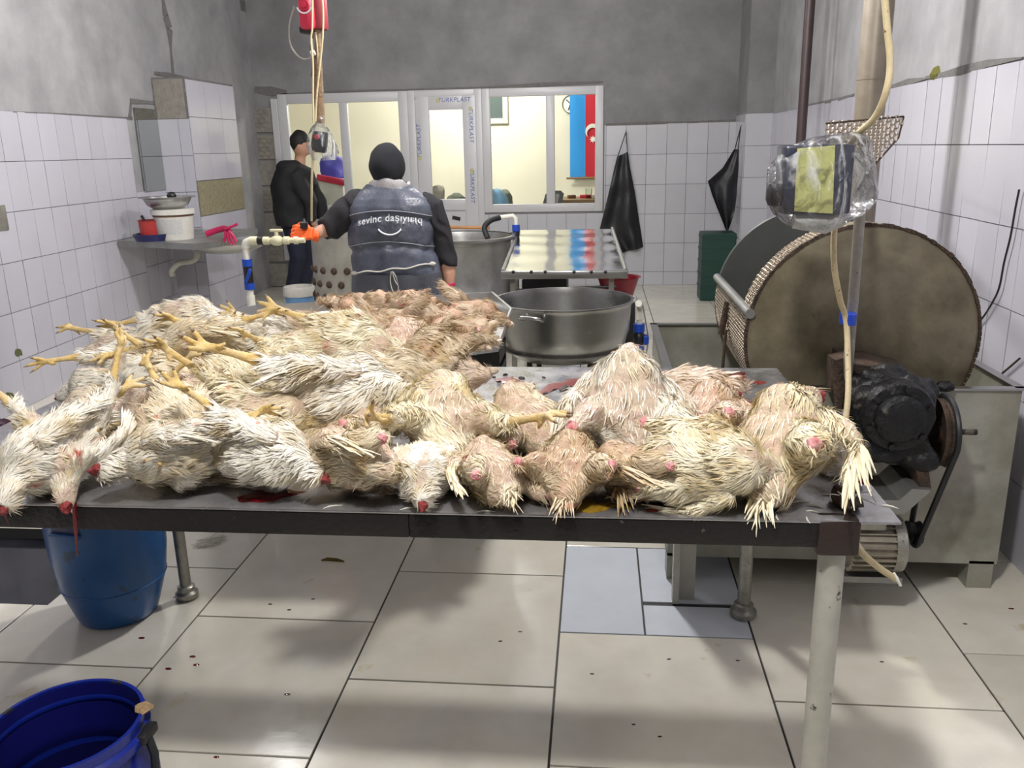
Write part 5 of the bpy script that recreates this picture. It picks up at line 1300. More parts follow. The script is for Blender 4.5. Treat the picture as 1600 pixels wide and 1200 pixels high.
def worker():
    Y = 4.55
    A = lambda x, y, dy=0: at(x, y, Y=Y+dy)
    hc = A(605, 262); base = V(A(620, 400).x, Y, 0)
    t = thing('person', 'person seen from behind in black cap and quilted vest, left hand gripping the pipe', 'person', tuple(base))
    sL = A(556, 318); sR = A(676, 320)
    hipc = A(622, 458); wl2 = A(552, 425).x; wr2 = A(688, 412).x
    cxh = hipc.x
    # arms joints
    eL = A(515, 356, -.02); hL = A(489, 368, -.08)
    eR = A(700, 408, .02); hR = A(703, 448, .0)
    # ---- body
    b = MB()
    b.sphere(hc+V(0, .0, -.0), (.078, .098, .112), 20, 14)
    b.tube([hc+V(0, .01, -.07), hc+V(.005, .01, -.20)], [.06, .068], 14)
    b.sphere(hc+V(0, .10, -.015), (.014, .02, .022), 8, 6); b.sphere(hc+V(-.078, .01, -.01), (.012, .02, .03), 8, 6); b.sphere(hc+V(.078, .01, -.01), (.012, .02, .03), 8, 6)
    torso = loft([(hipc.z-.08, cxh, Y, .15, .10), (hipc.z, cxh, Y, .165, .11), (hipc.z+.15, cxh, Y, .145, .10), (hipc.z+.34, (sL.x+sR.x)/2, Y, .175, .105), (hipc.z+.44, (sL.x+sR.x)/2, Y, .18, .09), (sL.z+.05, hc.x, Y, .10, .07)], 24)
    b.add(torso.v, torso.f)
    b.tube([sL, (sL+eL)/2, eL, (eL+hL)/2, hL], [.056, .048, .042, .038, .027], 12); b.tube([sR, (sR+eR)/2, eR, (eR+hR)/2, hR], [.056, .048, .042, .038, .027], 12)
    for s_ in (-1, 1):
        b.tube([V(cxh+s_*.085, Y, hipc.z-.02), V(cxh+s_*.10, Y+.02, .42), V(cxh+s_*.105, Y+.01, .08)], [.088, .06, .042], 14)
        b.tube([V(cxh+s_*.105, Y-.05, .045), V(cxh+s_*.115, Y+.06, .04), V(cxh+s_*.12, Y+.16, .03)], [.038, .04, .026], 10)
    fb_ = fuse(b, .012, 3); fb_.build('body', M['skin'], t)
    # trousers and boots
    q = MB()
    for s_ in (-1, 1): q.tube([V(cxh+s_*.085, Y, hipc.z-.02), V(cxh+s_*.10, Y+.02, .42), V(cxh+s_*.105, Y+.01, .16)], [.105, .078, .065], 14)
    q.sphere((cxh, Y, hipc.z-.04), (.17, .12, .12), 18, 10)
    fuse(q, .014, 3).jitter(.008, 12).build('trousers', M['jeans'], t)
    q = MB()
    for s_ in (-1, 1): q.tube([V(cxh+s_*.105, Y+.01, .30), V(cxh+s_*.105, Y+.0, .08)], [.072, .058], 14).tube([V(cxh+s_*.105, Y-.05, .05), V(cxh+s_*.115, Y+.06, .045), V(cxh+s_*.12, Y+.18, .035)], [.048, .05, .034], 12)
    fuse(q, .012, 2).build('rubber_boots', M['black_rubber'], t)
    # sweater sleeves
    q = MB(); eL2 = eL.lerp(hL, .38); eR2 = eR.lerp(hR, .22)
    q.tube([sL+V(.05, 0, .0), sL, (sL+eL)/2, eL, eL2], [.075, .082, .080, .072, .060], 16)
    q2 = MB().tube([sR-V(.05, 0, .0), sR, (sR+eR)/2, eR, eR2], [.066, .068, .060, .056, .048], 16)
    for g_ in (q, q2):
        fuse(g_, .010, 3).warp(lambda v: v+.005*V(0, 1, .6)*math.sin((v.x*1.3+v.z*.7)*60+5*noise.noise(v*8))).jitter(.012, 9).build('sweater_sleeve', M['sweater'], t)
    # vest
    zc = lambda y: A(620, y).z
    xc = lambda a, b_, y: ((A(a, y).x+A(b_, y).x)/2, (A(b_, y).x-A(a, y).x)/2)
    rows = [(472, 552, 697, .145), (455, 553, 694, .15), (430, 553, 690, .148), (405, 550, 686, .15), (380, 549, 682, .155), (355, 548, 681, .16), (335, 546, 681, .155), (320, 546, 679, .145), (309, 552, 672, .128), (301, 560, 658, .110), (294, 568, 645, .095), (287, 574, 637, .082)]
    secs = []
    for (y, a, b_, ry) in rows:
        c_, rx = xc(a, b_, y); secs.append((zc(y), c_, Y, rx, ry))
    # refine rows
    fine = []
    for i in range(len(secs)-1):
        for k in range(6):
            f = k/6; fine.append(tuple(secs[i][j]*(1-f)+secs[i+1][j]*f for j in range(5)))
    fine.append(secs[-1])
    vest = loft(fine, 72, 2.3)
    seams = [zc(333), zc(378), zc(425)]
    z420 = zc(418)
    def puff(v):
        # seams curve up in the middle of the back
        cx = xc(549, 682, 380)[0]; arch = -.045*((v.x-cx)/.23)**2
        d = min(abs(v.z-arch-s_) for s_ in seams)
        k = .016*(1-math.exp(-(d/.018)**2))
        w_ = .010*noise.noise(V(v.x*9, v.y*9, v.z*5))+.006*math.sin(v.x*60+8*noise.noise(v*5))*math.exp(-((v.z-seams[1])/.09)**2)
        c = V(cx, Y, v.z); r = (v-c); L_ = r.length
        return v+r/L_*(k+w_-.014) if L_ > 0 else v
    vest.warp(puff)
    n_low = 6*2+2
    up = MB(); lo = MB()
    for f in vest.f:
        z = sum(vest.v[i].z for i in f)/len(f)
        (up if z > zc(424) else lo).f.append(f)
    up.v = list(vest.v); lo.v = list(vest.v)
    def prune(m_):
        us = sorted({i for f in m_.f for i in f}); mp = {i: k for k, i in enumerate(us)}; m_.v = [m_.v[i] for i in us]; m_.f = [tuple(mp[i] for i in f) for f in m_.f]; return m_
    vo = prune(up).build('vest', M['vest'], t)
    lo = prune(lo)
    skirt = loft([(zc(540), cxh, Y, .255, .15), (zc(500), cxh, Y, .25, .148), (zc(470), xc(552, 697, 470)[0], Y, xc(552, 697, 470)[1]+.003, .148), (zc(424), xc(552, 690, 424)[0], Y, xc(552, 690, 424)[1]+.004, .152)], 72, 2.3)
    def fold(v): return v+V(0, .010*math.sin(v.x*38+3*noise.noise(v*4)), 0)
    skirt.warp(fold).build('apron_skirt', M['vest_low'], t)
    # back depth function for things stuck on the vest
    bm_ = bmesh.new(); me_ = vo.data; bm_.from_mesh(me_)
    from mathutils.bvhtree import BVHTree
    tree = BVHTree.FromBMesh(bm_); org = wloc(vo)
    def onback(p, lift=.003):
        h_ = tree.ray_cast(V(p.x, Y-1, p.z)-org, V(0, 1, 0))
        return V(p.x, (h_[0]+org).y-lift if h_[0] is not None else Y-.15, p.z)
    # seam piping
    for y0, y1, xa, xb in ((336, 326, 549, 679), (384, 373, 549, 681)):
        pts = []
        for k in range(29):
            u = k/28; px = xa+(xb-xa)*u; py = y0-(y0-y1)*(1-(2*u-1)**2); pts.append(onback(A(px, py), .002))
        MB().tube(pts, .0018, 6).build('seam_piping', M['vest_line'], vo)
    for pts in ([(546, 306), (545, 325), (549, 345), (551, 380)], [(676, 312), (680, 330), (681, 350), (681, 380)]):
        pass
    # slogan and smile
    def slogan(s, cx, cy, size, rot, name):
        m4 = Matrix.Translation(A(cx, cy)) @ Matrix.Rotation(R(rot), 4, 'Y') @ XZ
        o = text_mesh(s, size, m4, M['white'], name, vo, ext=.0006)
        off = wloc(o)
        for v in o.data.vertices:
            w_ = v.co+off; u = (w_.x-A(617, 343).x)/.13
            z_ = w_.z-.012*u*u
            hb_ = onback(V(w_.x, 0, z_), .013)
            v.co = V(w_.x, hb_.y+(v.co.y-0)*.0, z_)-off
        return o
    so = slogan('sevinc daşıyırıq', 618, 337, .050, -1.5, 'slogan')
    sm = []
    for k in range(15):
        a = R(207)+R(126)*k/14; p = A(620, 349)+V(.068*math.cos(a), 0, .055*math.sin(a)+.010); sm.append(onback(p, .007))
    MB().tube(sm, .0042, 8).build('smile_mark', M['white'], vo)
    # collar
    cc = A(608, 283)
    col = MB(); n = 40; prof = [(.096, -.05), (.105, -.012), (.100, .012), (.088, .020), (.080, .006), (.078, -.03)]
    for k in range(len(prof)):
        for j in range(n):
            a = 2*math.pi*j/n; r_, z_ = prof[k]
            tilt = .022*math.cos(a)*-1-.012*math.sin(a)
            col.v.append(cc+V(r_*1.12*math.cos(a), r_*math.sin(a)*.95, z_-.022*(math.cos(a)**2)*1.2+.006*math.sin(7*a)))
    col.f = [(k*n+j, k*n+(j+1) % n, (k+1)*n+(j+1) % n, (k+1)*n+j) for k in range(len(prof)-1) for j in range(n)]
    col.build('collar', M['collar'], t)
    # cap
    q = MB().sphere(hc+V(0, .0, .008), (.094, .112, .120), 36, 22)
    q.warp(lambda v: V(v.x, v.y, max(v.z, hc.z-.085+.01*math.sin(v.x*20)))).warp(lambda v: V(hc.x+(v.x-hc.x)*(1-.10*max(0, (hc.z-v.z)/.085)), v.y, v.z))
    q.warp(lambda v: V(hc.x+(v.x-hc.x)*(1+.05*math.exp(-((v.z-hc.z-.075)/.02)**2)), v.y, v.z)).jitter(.006, 14)
    q.build('knitted_cap', M['beanie'], t)
    # apron cord
    cordp = [onback(A(x, y), .006) for x, y in [(552+ (683-552)*k/20, 423-(423-408)*k/20+1.5*math.sin(k)) for k in range(21)]]
    co_ = MB().tube(cordp, .0045, 8).build('waist_cord', M['cord'], t)
    MB().tube(spline([onback(A(x, y), .012) for x, y in ((622, 418), (620, 435), (625, 450), (632, 446), (630, 430), (624, 418), (627, 432), (634, 443), (633, 452))], 5), .0032, 6).build('cord_bow', M['cord'], co_)
    MB().sphere(onback(A(561, 423), .006), (.02, .01, .012), 10, 6).sphere(onback(A(680, 409), .006), (.02, .01, .012), 10, 6).build('cord_knot', M['cord'], co_)
    # gloves
    q = MB(); hand(q, hL+V(.01, -.03, .012), V(-1, -.02, .12), V(0, -1, .45), V(0, 0, 1), curl=1.25, s=1.06)
    q.tube([hL+V(.028, .01, -.004), hL], [.034, .034], 12)
    fuse(q, .0045, 2).build('orange_glove', M['orange'], t)
    q = MB(); hand(q, hR+V(0, 0, -.005), V(.22, .05, -1), V(1, -.4, 0), V(-.2, 1, 0), curl=.55, s=.90)
    q.tube([hR+V(-.003, 0, .02), hR], [.033, .032], 12)
    fuse(q, .0045, 2).build('red_glove', M['glove_red'], t)
worker()

def bystander():
    Y = 8.3
    A = lambda x, y, dy=0: at(x, y, Y=Y+dy)
    hc = A(470, 226); base = V(A(462, 460).x, Y, 0)
    t = thing('person', 'person in black hooded jacket and dark navy trousers standing far left by the glazing', 'person', tuple(base))
    hz = .88; cx = A(463, 380).x; sh = A(464, 262)
    b = MB(); b.sphere(hc, (.085, .10, .12), 18, 12); b.tube([hc+V(-.01, 0, -.08), hc+V(-.03, 0, -.2)], [.05, .06], 12)
    b.sphere(hc+V(.075, .035, -.03), (.022, .015, .02), 8, 6); b.sphere(hc+V(.01, -.095, -.01), (.018, .014, .03), 8, 6)
    b.sphere(hc+V(.06, .03, -.065), (.03, .04, .035), 10, 8)
    b.tube([V(cx, Y, hz-.05), V(cx, Y, hz+.25), sh+V(0, 0, -.06)], [.14, .14, .15], 14)
    kL = A(468, 410); 
    b.tube([V(cx-.03, Y, hz), V(cx+.04, Y-.05, .47), V(cx-.10, Y, .09)], [.08, .06, .04], 12); b.tube([V(cx+.05, Y+.08, hz), V(cx+.10, Y+.08, .47), V(cx+.02, Y+.1, .09)], [.08, .06, .04], 12)
    eR = A(494, 320); hR = A(497, 352)
    for dy in (-.1, .16):
        b.tube([sh+V(.04, dy, -.03), V(sh.x+.13, Y+dy, sh.z-.33), V(hR.x, Y+dy-.02, hR.z)], [.05, .04, .028], 10)
    q = MB()
    fuse(b, .016, 3).build('body', M['skin'], t)
    h_ = MB()
    for dy in (-.1, .16): hand(h_, V(hR.x, Y+dy-.02, hR.z), V(.7, -.2, -.6), V(0, -.3, 1), V(0, 1, 0), .8)
    fuse(h_, .005, 1).build('hands', M['skin'], t)
    j = MB(); j.tube([V(cx, Y, hz-.10), V(cx-.01, Y, hz+.25), sh+V(-.02, 0, -.10), sh+V(-.02, 0, -.02), sh+V(-.02, 0, .03)], [.19, .195, .20, .175, .10], 22)
    for dy in (-.12, .18): j.tube([sh+V(.0, dy, -.05), V(sh.x+.15, Y+dy, sh.z-.34), V(hR.x-.02, Y+dy-.02, hR.z+.05)], [.09, .075, .055], 12)
    j.sphere(sh+V(-.06, -.04, .01), (.13, .12, .07), 16, 10)
    jj = fuse(j, .016, 3).jitter(.02, 8); jj.build('hooded_jacket', M['jacket'], t)
    l = MB(); l.tube([V(cx-.03, Y, hz+.02), V(cx+.03, Y-.05, .47), V(cx-.10, Y, .11)], [.125, .085, .062], 14); l.tube([V(cx+.05, Y+.08, hz+.02), V(cx+.09, Y+.08, .47), V(cx+.0, Y+.1, .11)], [.11, .085, .062], 14)
    fuse(l, .016, 3).jitter(.012, 10).build('trousers', M['jeans'], t)
    f = MB()
    for (x, y) in ((cx-.10, Y), (cx+.0, Y+.1)): f.tube([V(x-.05, y-.02, .05), V(x+.04, y-.01, .05), V(x+.15, y-.03, .035)], [.045, .048, .03], 10)
    f.tube([V(cx-.10, Y, .05), V(cx-.10, Y, .14)], [.05, .055], 10); f.tube([V(cx, Y+.1, .05), V(cx, Y+.1, .14)], [.05, .055], 10)
    fuse(f, .012, 1).warp(lambda v: V(v.x, v.y, max(v.z, 0))).build('shoes', M['black_rubber'], t)
    hr = MB().sphere(hc+V(-.008, -.0, .025), (.094, .108, .112), 24, 16).warp(lambda v: V(v.x-(.03 if v.x-hc.x > .04 and v.z < hc.z+.02 else 0), v.y, max(v.z, hc.z-.06 if v.x < hc.x else hc.z+.0))).jitter(.008, 20)
    hr.build('short_hair', M['hair'], t)
    # dark sprayer in his hand, seen above the orange glove
    c = A(474, 345, -.3); 
bystander()
yN = 4.42
c = at(475, 352, Y=yN)
o = MB().tube([at(475, 357, Y=yN), at(475, 348, Y=yN), at(475, 345, Y=yN), at(475, 341, Y=yN)], [.020, .022, .010, .006], 12).build('hose_nozzle', M['black']); tag(o, 'black hose nozzle held in the orange glove', 'nozzle')
# ------------------------------------------------------------------ chickens
def skinmat(name):
    m = mat(name, (.60, .44, .36), .40, var=.22, col2=(.56, .47, .33), vscale=18, bump=.7, bscale=110, objcol=True, spots=(.46, .16, .12), sscale=22, sthr=.68, sub=.06)
    nt = m.node_tree; N = nt.nodes; L = nt.links; b = N['Principled BSDF']; src = b.inputs['Base Color'].links[0].from_socket
    at_ = N.new('ShaderNodeAttribute'); at_.attribute_name = 'down'
    oi = N.new('ShaderNodeObjectInfo'); m2 = N.new('ShaderNodeMix'); m2.data_type = 'RGBA'; m2.blend_type = 'MULTIPLY'; m2.inputs[0].default_value = 1
    m2.inputs[6].default_value = (.82, .79, .69, 1); L.new(oi.outputs['Color'], m2.inputs[7])
    tc = N.new('ShaderNodeTexCoord'); ng = N.new('ShaderNodeTexNoise'); ng.inputs['Scale'].default_value = 70; ng.inputs['Detail'].default_value = 6; L.new(tc.outputs['Object'], ng.inputs['Vector'])
    gm = N.new('ShaderNodeMapRange'); gm.inputs[1].default_value = .58; gm.inputs[2].default_value = .70; gm.inputs[4].default_value = .6; L.new(ng.outputs[0], gm.inputs[0])
    gx = N.new('ShaderNodeMix'); gx.data_type = 'RGBA'; L.new(gm.outputs[0], gx.inputs[0]); L.new(src, gx.inputs[6]); gx.inputs[7].default_value = (.22, .15, .10, 1); src = gx.outputs[2]
    mx = N.new('ShaderNodeMix'); mx.data_type = 'RGBA'; L.new(at_.outputs['Fac'], mx.inputs[0]); L.new(src, mx.inputs[6]); L.new(m2.outputs[2], mx.inputs[7]); L.new(mx.outputs[2], b.inputs['Base Color'])
    return m
M['ck_skin'] = skinmat('pale wet chicken skin')
def feathermat(name, ca, cb, cc):
    m = bpy.data.materials.new(name); m.use_nodes = True; nt = m.node_tree; N = nt.nodes; L = nt.links; b = N['Principled BSDF']
    g = N.new('ShaderNodeNewGeometry'); r = N.new('ShaderNodeValToRGB'); L.new(g.outputs['Random Per Island'], r.inputs[0])
    r.color_ramp.elements[0].color = (*ca, 1); r.color_ramp.elements[1].color = (*cc, 1); e = r.color_ramp.elements.new(.45); e.color = (*cb, 1)
    tc = N.new('ShaderNodeTexCoord'); n = N.new('ShaderNodeTexNoise'); n.inputs['Scale'].default_value = 11; n.inputs['Detail'].default_value = 3; L.new(tc.outputs['Object'], n.inputs['Vector'])
    mr = N.new('ShaderNodeMapRange'); mr.inputs[1].default_value = .48; mr.inputs[2].default_value = .74; L.new(n.outputs[0], mr.inputs[0])
    mx = N.new('ShaderNodeMix'); mx.data_type = 'RGBA'; L.new(mr.outputs[0], mx.inputs[0]); L.new(r.outputs[0], mx.inputs[6]); mx.inputs[7].default_value = (.60, .47, .24, 1)
    oi = N.new('ShaderNodeObjectInfo'); m2 = N.new('ShaderNodeMix'); m2.data_type = 'RGBA'; m2.blend_type = 'MULTIPLY'; m2.inputs[0].default_value = 1
    va = N.new('ShaderNodeVectorMath'); va.operation = 'ADD'; L.new(tc.outputs['Object'], va.inputs[0])
    cx = N.new('ShaderNodeVectorMath'); cx.operation = 'SCALE'; cx.inputs[0].default_value = (7, 3, 5); L.new(oi.outputs['Random'], cx.inputs[3]); L.new(cx.outputs[0], va.inputs[1])
    L.new(va.outputs[0], n.inputs['Vector'])
    nb = N.new('ShaderNodeTexNoise'); nb.inputs['Scale'].default_value = 17; nb.inputs['Detail'].default_value = 4; L.new(va.outputs[0], nb.inputs['Vector'])
    mb_ = N.new('ShaderNodeMapRange'); mb_.inputs[1].default_value = .66; mb_.inputs[2].default_value = .74; L.new(nb.outputs[0], mb_.inputs[0])
    m3 = N.new('ShaderNodeMix'); m3.data_type = 'RGBA'; L.new(mb_.outputs[0], m3.inputs[0]); L.new(mx.outputs[2], m3.inputs[6]); m3.inputs[7].default_value = (.55, .16, .11, 1)
    mx = m3
    L.new(mx.outputs[2], m2.inputs[6]); L.new(oi.outputs['Color'], m2.inputs[7]); L.new(m2.outputs[2], b.inputs['Base Color'])
    b.inputs['Roughness'].default_value = .45; b.inputs['Subsurface Weight'].default_value = .0
    return m
M['feather'] = feathermat('wet white feathers', (.86, .83, .73), (.90, .89, .86), (.80, .74, .58))
M['ck_foot'] = mat('yellow scaly chicken foot', (.62, .42, .13), .45, var=.2, col2=(.60, .46, .24), vscale=20, bump=.5, bscale=120, spots=(.25, .10, .05), sscale=30, sthr=.70)
M['claw'] = mat('dark claw', (.22, .15, .09), .5)
M['cut'] = mat('pink cut joint', (.62, .17, .17), .30, var=.35, col2=(.70, .42, .42), vscale=70, bump=.6, bscale=90)
M['raw'] = mat('raw bloody neck', (.24, .02, .022), .25, var=.5, vscale=50, bump=.9, bscale=70)

class Hen: pass
def downy(p, so, coverage):
    """how feathered the skin is here: 0 bare, 1 feathered; the breast ridge stays bare"""
    cov = noise.noise(p*12+so)*.5+.5+.06*noise.noise(p*50+so)
    bare = math.exp(-(p.y/.030)**2)*max(0, min(1, (p.z-.075)/.03))*.45
    return max(0, min(1, (coverage+.06-cov-bare)/.10))
def feather_mesh(body, seed, dens, lo=.014, hi=.030, coverage=.62, clump=1.0, thick=1.0):
    """fine wet ribbons laid over the body in matted locks, running towards the tail"""
    import bisect
    rnd = random.Random(seed); so = V(seed*5.3, seed*1.7, seed*.9)
    v = body.v; tris = []; cum = []; tot = 0
    for f in body.f:
        for k in range(1, len(f)-1):
            a, b, c = v[f[0]], v[f[k]], v[f[k+1]]; n = (b-a).cross(c-a); ar = n.length/2
            if ar < 1e-10: continue
            tot += ar; tris.append((a, b, c, n/(2*ar))); cum.append(tot)
    out = MB(); cnt = int(dens*tot); G = 90.0
    for _ in range(cnt):
        i = min(bisect.bisect(cum, rnd.random()*tot), len(tris)-1); a, b, c, n = tris[i]
        u, w_ = rnd.random(), rnd.random()
        if u+w_ > 1: u, w_ = 1-u, 1-w_
        p = a+(b-a)*u+(c-a)*w_
        if downy(p, so, coverage) < rnd.random()*.8+.05 and rnd.random() > .10: continue
        cell = V(round(p.x*G*.7), round(p.y*G), round(p.z*G))/G; cell.x /= .7
        d = V(-1, 0, -.12)
        if p.x < -.07 and abs(p.y) > .03: d = V(-1, .25*(1 if p.y > 0 else -1), .1)
        d = d+noise.noise_vector(cell*10+so)*1.25*clump+noise.noise_vector(cell*37+so)*.6*clump
        d = d-n*d.dot(n)
        if d.length < 1e-4: continue
        d.normalize(); L = rnd.uniform(lo, hi); w = rnd.uniform(.0005, .0013)*thick
        pull = (cell-p); pull = pull-n*pull.dot(n)
        s = n.cross(d); lift = rnd.uniform(.0002, .0020)
        p0 = p+n*.0003; p1 = p+d*L*.5+pull*.35+n*(.0006+lift); p2 = p+d*L+pull*.8+n*(lift*.4+.0002)
        out.add([p0-s*w*.6, p0+s*w*.6, p1-s*w, p1+s*w+n*.0003, p2-s*w*.25, p2+s*w*.25], [(0, 1, 3, 2), (2, 3, 5, 4)])
    return out
def plume(out, base, d, n, L, w, rnd, droop=.15):
    d = d.normalized(); s = n.cross(d).normalized(); k = rnd.uniform(-.12, .12)
    pts = [base, base+d*L*.35+n*.004+s*k*L*.3, base+d*L*.7+n*.002+s*k*L*.8-V(0, 0, droop*L*.3), base+d*L+s*k*L*1.3-V(0, 0, droop*L)]
    ws = [w*.35, w, w*.85, w*.12]; vs = []
    for p, q in zip(pts, ws): vs += [p-s*q, p+n*.0012, p+s*q]
    out.add(vs, [(0, 1, 4, 3), (1, 2, 5, 4), (3, 4, 7, 6), (4, 5, 8, 7), (6, 7, 10, 9), (7, 8, 11, 10)])

def make_hen(seed, feet=False, spread=.5, neck='short', wing=.5, coverage=.62, dens=85000, legang=0.0, plucked=False, legdir=None, clump=1.0):
    rnd = random.Random(seed); h = Hen(); parts = {}
    b = MB()
    b.sphere((0.0, 0, .068), (.118, .076, .064), 20, 12)
    b.sphere((.050, 0, .082), (.068, .064, .056), 18, 10)
    b.tube([(-.06, 0, .066), (-.112, 0, .060), (-.142, 0, .062)], [.060, .036, .016], 12)
    hocks = []
    for s in (-1, 1):
        la = legang+rnd.uniform(-.12, .12); sp = spread*(1+rnd.uniform(-.25, .25))
        hip = V(-.020, s*.046, .078)
        dv = V(-.085, s*.050*sp*1.6, .006+.05*la)
        if legdir: dv = V(*legdir[0 if s < 0 else 1])
        kn = hip+dv*.55; hk = hip+dv*1.25
        b.tube([hip, kn, hip+dv*.95, hk], [.036, .034, .019, .0125], 14)
        hocks.append((hk, dv.normalized(), s))
    nk = V(.165 if neck == 'short' else .215, rnd.uniform(-.02, .02), .045)
    b.tube([(.085, 0, .075), (.125, nk.y*.5, .060), tuple(nk)], [.042, .028, .017], 12)
    for s in (-1, 1):
        sh = V(.060, s*.062, .070); el = V(.000-.01*wing, s*(.090+.035*wing), .052); tp = V(-.060-.02*rnd.random(), s*(.086+.02*wing), .040)
        b.tube([sh, el], [.020, .015], 10)
        parts.setdefault('wing', []).append((sh, el, tp, s))
    body = fuse(b, .0062, 3)
    if plucked: body.jitter(.010, 22, seed+3)
    body.jitter(.011, 15, seed).jitter(.0045, 38, seed).warp(lambda v: v+V(0, 0, .003*math.sin(v.x*90+v.y*60+6*noise.noise(v*14+V(seed, 0, 0)))))
    h.body = body; so_ = V(seed*5.3, seed*1.7, seed*.9)
    h.down = [downy(v, so_, coverage)*(.45 if plucked else .92) for v in body.v]
    fm = feather_mesh(body, seed, dens, coverage=coverage)
    if plucked: fm = feather_mesh(body, seed, dens*.95, .018, .040, coverage=coverage)
    # tail tuft
    for k in range(26 if not plucked else 9):
        d = V(-1, rnd.uniform(-.65, .65), rnd.uniform(-.5, .25)); plume(fm, V(-.128, rnd.uniform(-.016, .016), .060+rnd.uniform(-.01, .012)), d, V(0, 0, 1), rnd.uniform(.030, .058), .0022, rnd)
    h.feath = fm
    h.wings = []
    for (sh, el, tp, s) in parts['wing']:
        wb_ = MB().tube([sh, el, (el+tp)/2, tp], [.019, .0165, .012, .006], 12, flat=.6)
        w_ = fuse(wb_, .005, 2)
        fe = MB()
        nW = V(0, s*.75, .65).normalized()
        N_ = 46 if not plucked else 10
        for k in range(N_):
            t_ = k/N_; bs = (sh.lerp(el, t_*2) if t_ < .5 else el.lerp(tp, (t_-.5)*2))+nW*.008
            d = V(-1, s*(.05+.5*(1-t_))*wing*1.2, -.25+.25*t_)
            plume(fe, bs+V(0, 0, rnd.uniform(-.01, .004)), d+noise.noise_vector(bs*20)*.25, nW, rnd.uniform(.045, .085), rnd.uniform(.0025, .0048), rnd, .1)
        small = feather_mesh(w_, seed+9, 60000 if not plucked else 15000, .014, .026, coverage=.95)
        fe.add(small.v, small.f)
        h.wings.append((w_, fe))
    h.feet = []; h.cuts = []
    for (hk, d, s) in hocks:
        if feet:
            f = MB(); c = MB()
            d2 = (d+V(0, s*rnd.uniform(-.2, .3), rnd.uniform(-.15, .35))).normalized(); L = rnd.uniform(.068, .082)
            e = hk+d2*L
            f.tube([hk-d*.008, hk+d2*.012, hk+d2*L*.5, e], [.0125, .0098, .0072, .0088], 10)
            up = V(0, 0, 1)-d2*d2.z; up.normalize(); sd = d2.cross(up)
            if rnd.random() < .5: up, sd = sd, -up
            for k, (an, tl) in enumerate(((-.55, .042), (0, .052), (.50, .044))):
                dt = (d2*math.cos(an)+sd*math.sin(an)).normalized(); cu = rnd.uniform(.1, .5)
                pts = [e, e+dt*tl*.4+up*.004, e+dt*tl*.75-up*tl*cu*.15, e+dt*tl-up*tl*cu*.4]
                f.tube(pts, [.0072, .0060, .0052, .0040], 8); c.tube([pts[-1], pts[-1]+(dt-up*cu).normalized()*.012], [.0036, .0006], 6)
            pts = [e, e-d2*.012-up*.012+sd*.004, e-d2*.022-up*.020]
            f.tube(pts, [.006, .0048, .0035], 8)
            h.feet.append((fuse(f, .0026, 1), c))
        else:
            c = MB(); q = d.orthogonal().normalized(); q2 = d.cross(q)
            c.sphere(hk+d*.001+q*.005, (.0082, .0082, .0082), 10, 7).sphere(hk+d*.001-q*.005, (.0082, .0082, .0082), 10, 7).sphere(hk, (.0125, .0125, .0125), 12, 8)
            c = fuse(c, .0022, 0); c.jitter(.003, 110, s)
            h.cuts.append(c)
    nm = MB().tube([nk-V(.010, 0, 0), nk+V(.006, 0, -.004), nk+V(.013, 0, -.010)], [.0145, .011, .006], 12).sphere(nk+V(.0, 0, 0), (.011, .014, .012), 12, 8)
    h.neck = fuse(nm, .003, 0).jitter(.005, 70, seed)
    return h

def to_mesh(mb, name, m, smooth=True):
    me = bpy.data.meshes.new(name); me.from_pydata([tuple(v) for v in mb.v], [], mb.f); me.update(); me.materials.append(m)
    if smooth: me.polygons.foreach_set('use_smooth', [True]*len(me.polygons))
    return me
def foot_mesh(a, b):
    n = len(a.f); mb = MB(); mb.add(a.v, a.f); mb.add(b.v, b.f); me = to_mesh(mb, 'foot', M['ck_foot']); me.materials.append(M['claw'])
    me.polygons.foreach_set('material_index', [0]*n+[1]*(len(mb.f)-n)); return me
HENS = {}
def hen_protos():
    spec = {
        'A': dict(seed=1, feet=False, spread=.5, wing=.55, coverage=.50),                 # breast up, hocks cut
        'B': dict(seed=2, feet=True, spread=.35, wing=.3, coverage=.74, legang=.3),       # feathered, feet on
        'C': dict(seed=3, feet=True, spread=.7, wing=.9, coverage=.66, legang=.9),        # wings spread, feet on
        'D': dict(seed=4, feet=False, spread=.9, wing=.4, coverage=.54, legang=.6),
        'E': dict(seed=5, feet=False, spread=.3, wing=.8, coverage=.80),
        'H': dict(seed=12, feet=False, wing=1.0, coverage=.50, legdir=[(-.066, -.046, .046), (-.066, .046, .046)]),
        'G': dict(seed=11, feet=False, spread=.3, wing=.1, coverage=.80, legang=-.2),
        'F': dict(seed=6, feet=True, spread=.2, wing=.2, coverage=.86, legang=-.3),
        'P': dict(seed=8, feet=False, spread=.6, wing=.6, coverage=.62, plucked=True, clump=1.5),
        'Q': dict(seed=9, feet=False, spread=.9, wing=.9, coverage=.66, plucked=True, legang=.8, clump=1.5),
    }
    for k, s in spec.items():
        h = make_hen(**s)
        bm_ = to_mesh(h.body, 'hen_body', M['ck_skin']); at_ = bm_.attributes.new('down', 'FLOAT', 'POINT'); at_.data.foreach_set('value', h.down)
        HENS[k] = dict(body=bm_, low=[V(*v) for v in h.body.v[::7]], plumage=to_mesh(h.feath, 'plumage', M['feather']), neck=to_mesh(h.neck, 'neck', M['ck_skin'] if k in 'PQ' else M['raw']),
                       wings=[(to_mesh(a, 'wing', M['ck_skin']), to_mesh(b, 'wing_feathers', M['feather'])) for a, b in h.wings],
                       feet=[foot_mesh(a, b) for a, b in h.feet],
                       cuts=[to_mesh(a, 'cut_hock', M['cut']) for a in h.cuts])
hen_protos()
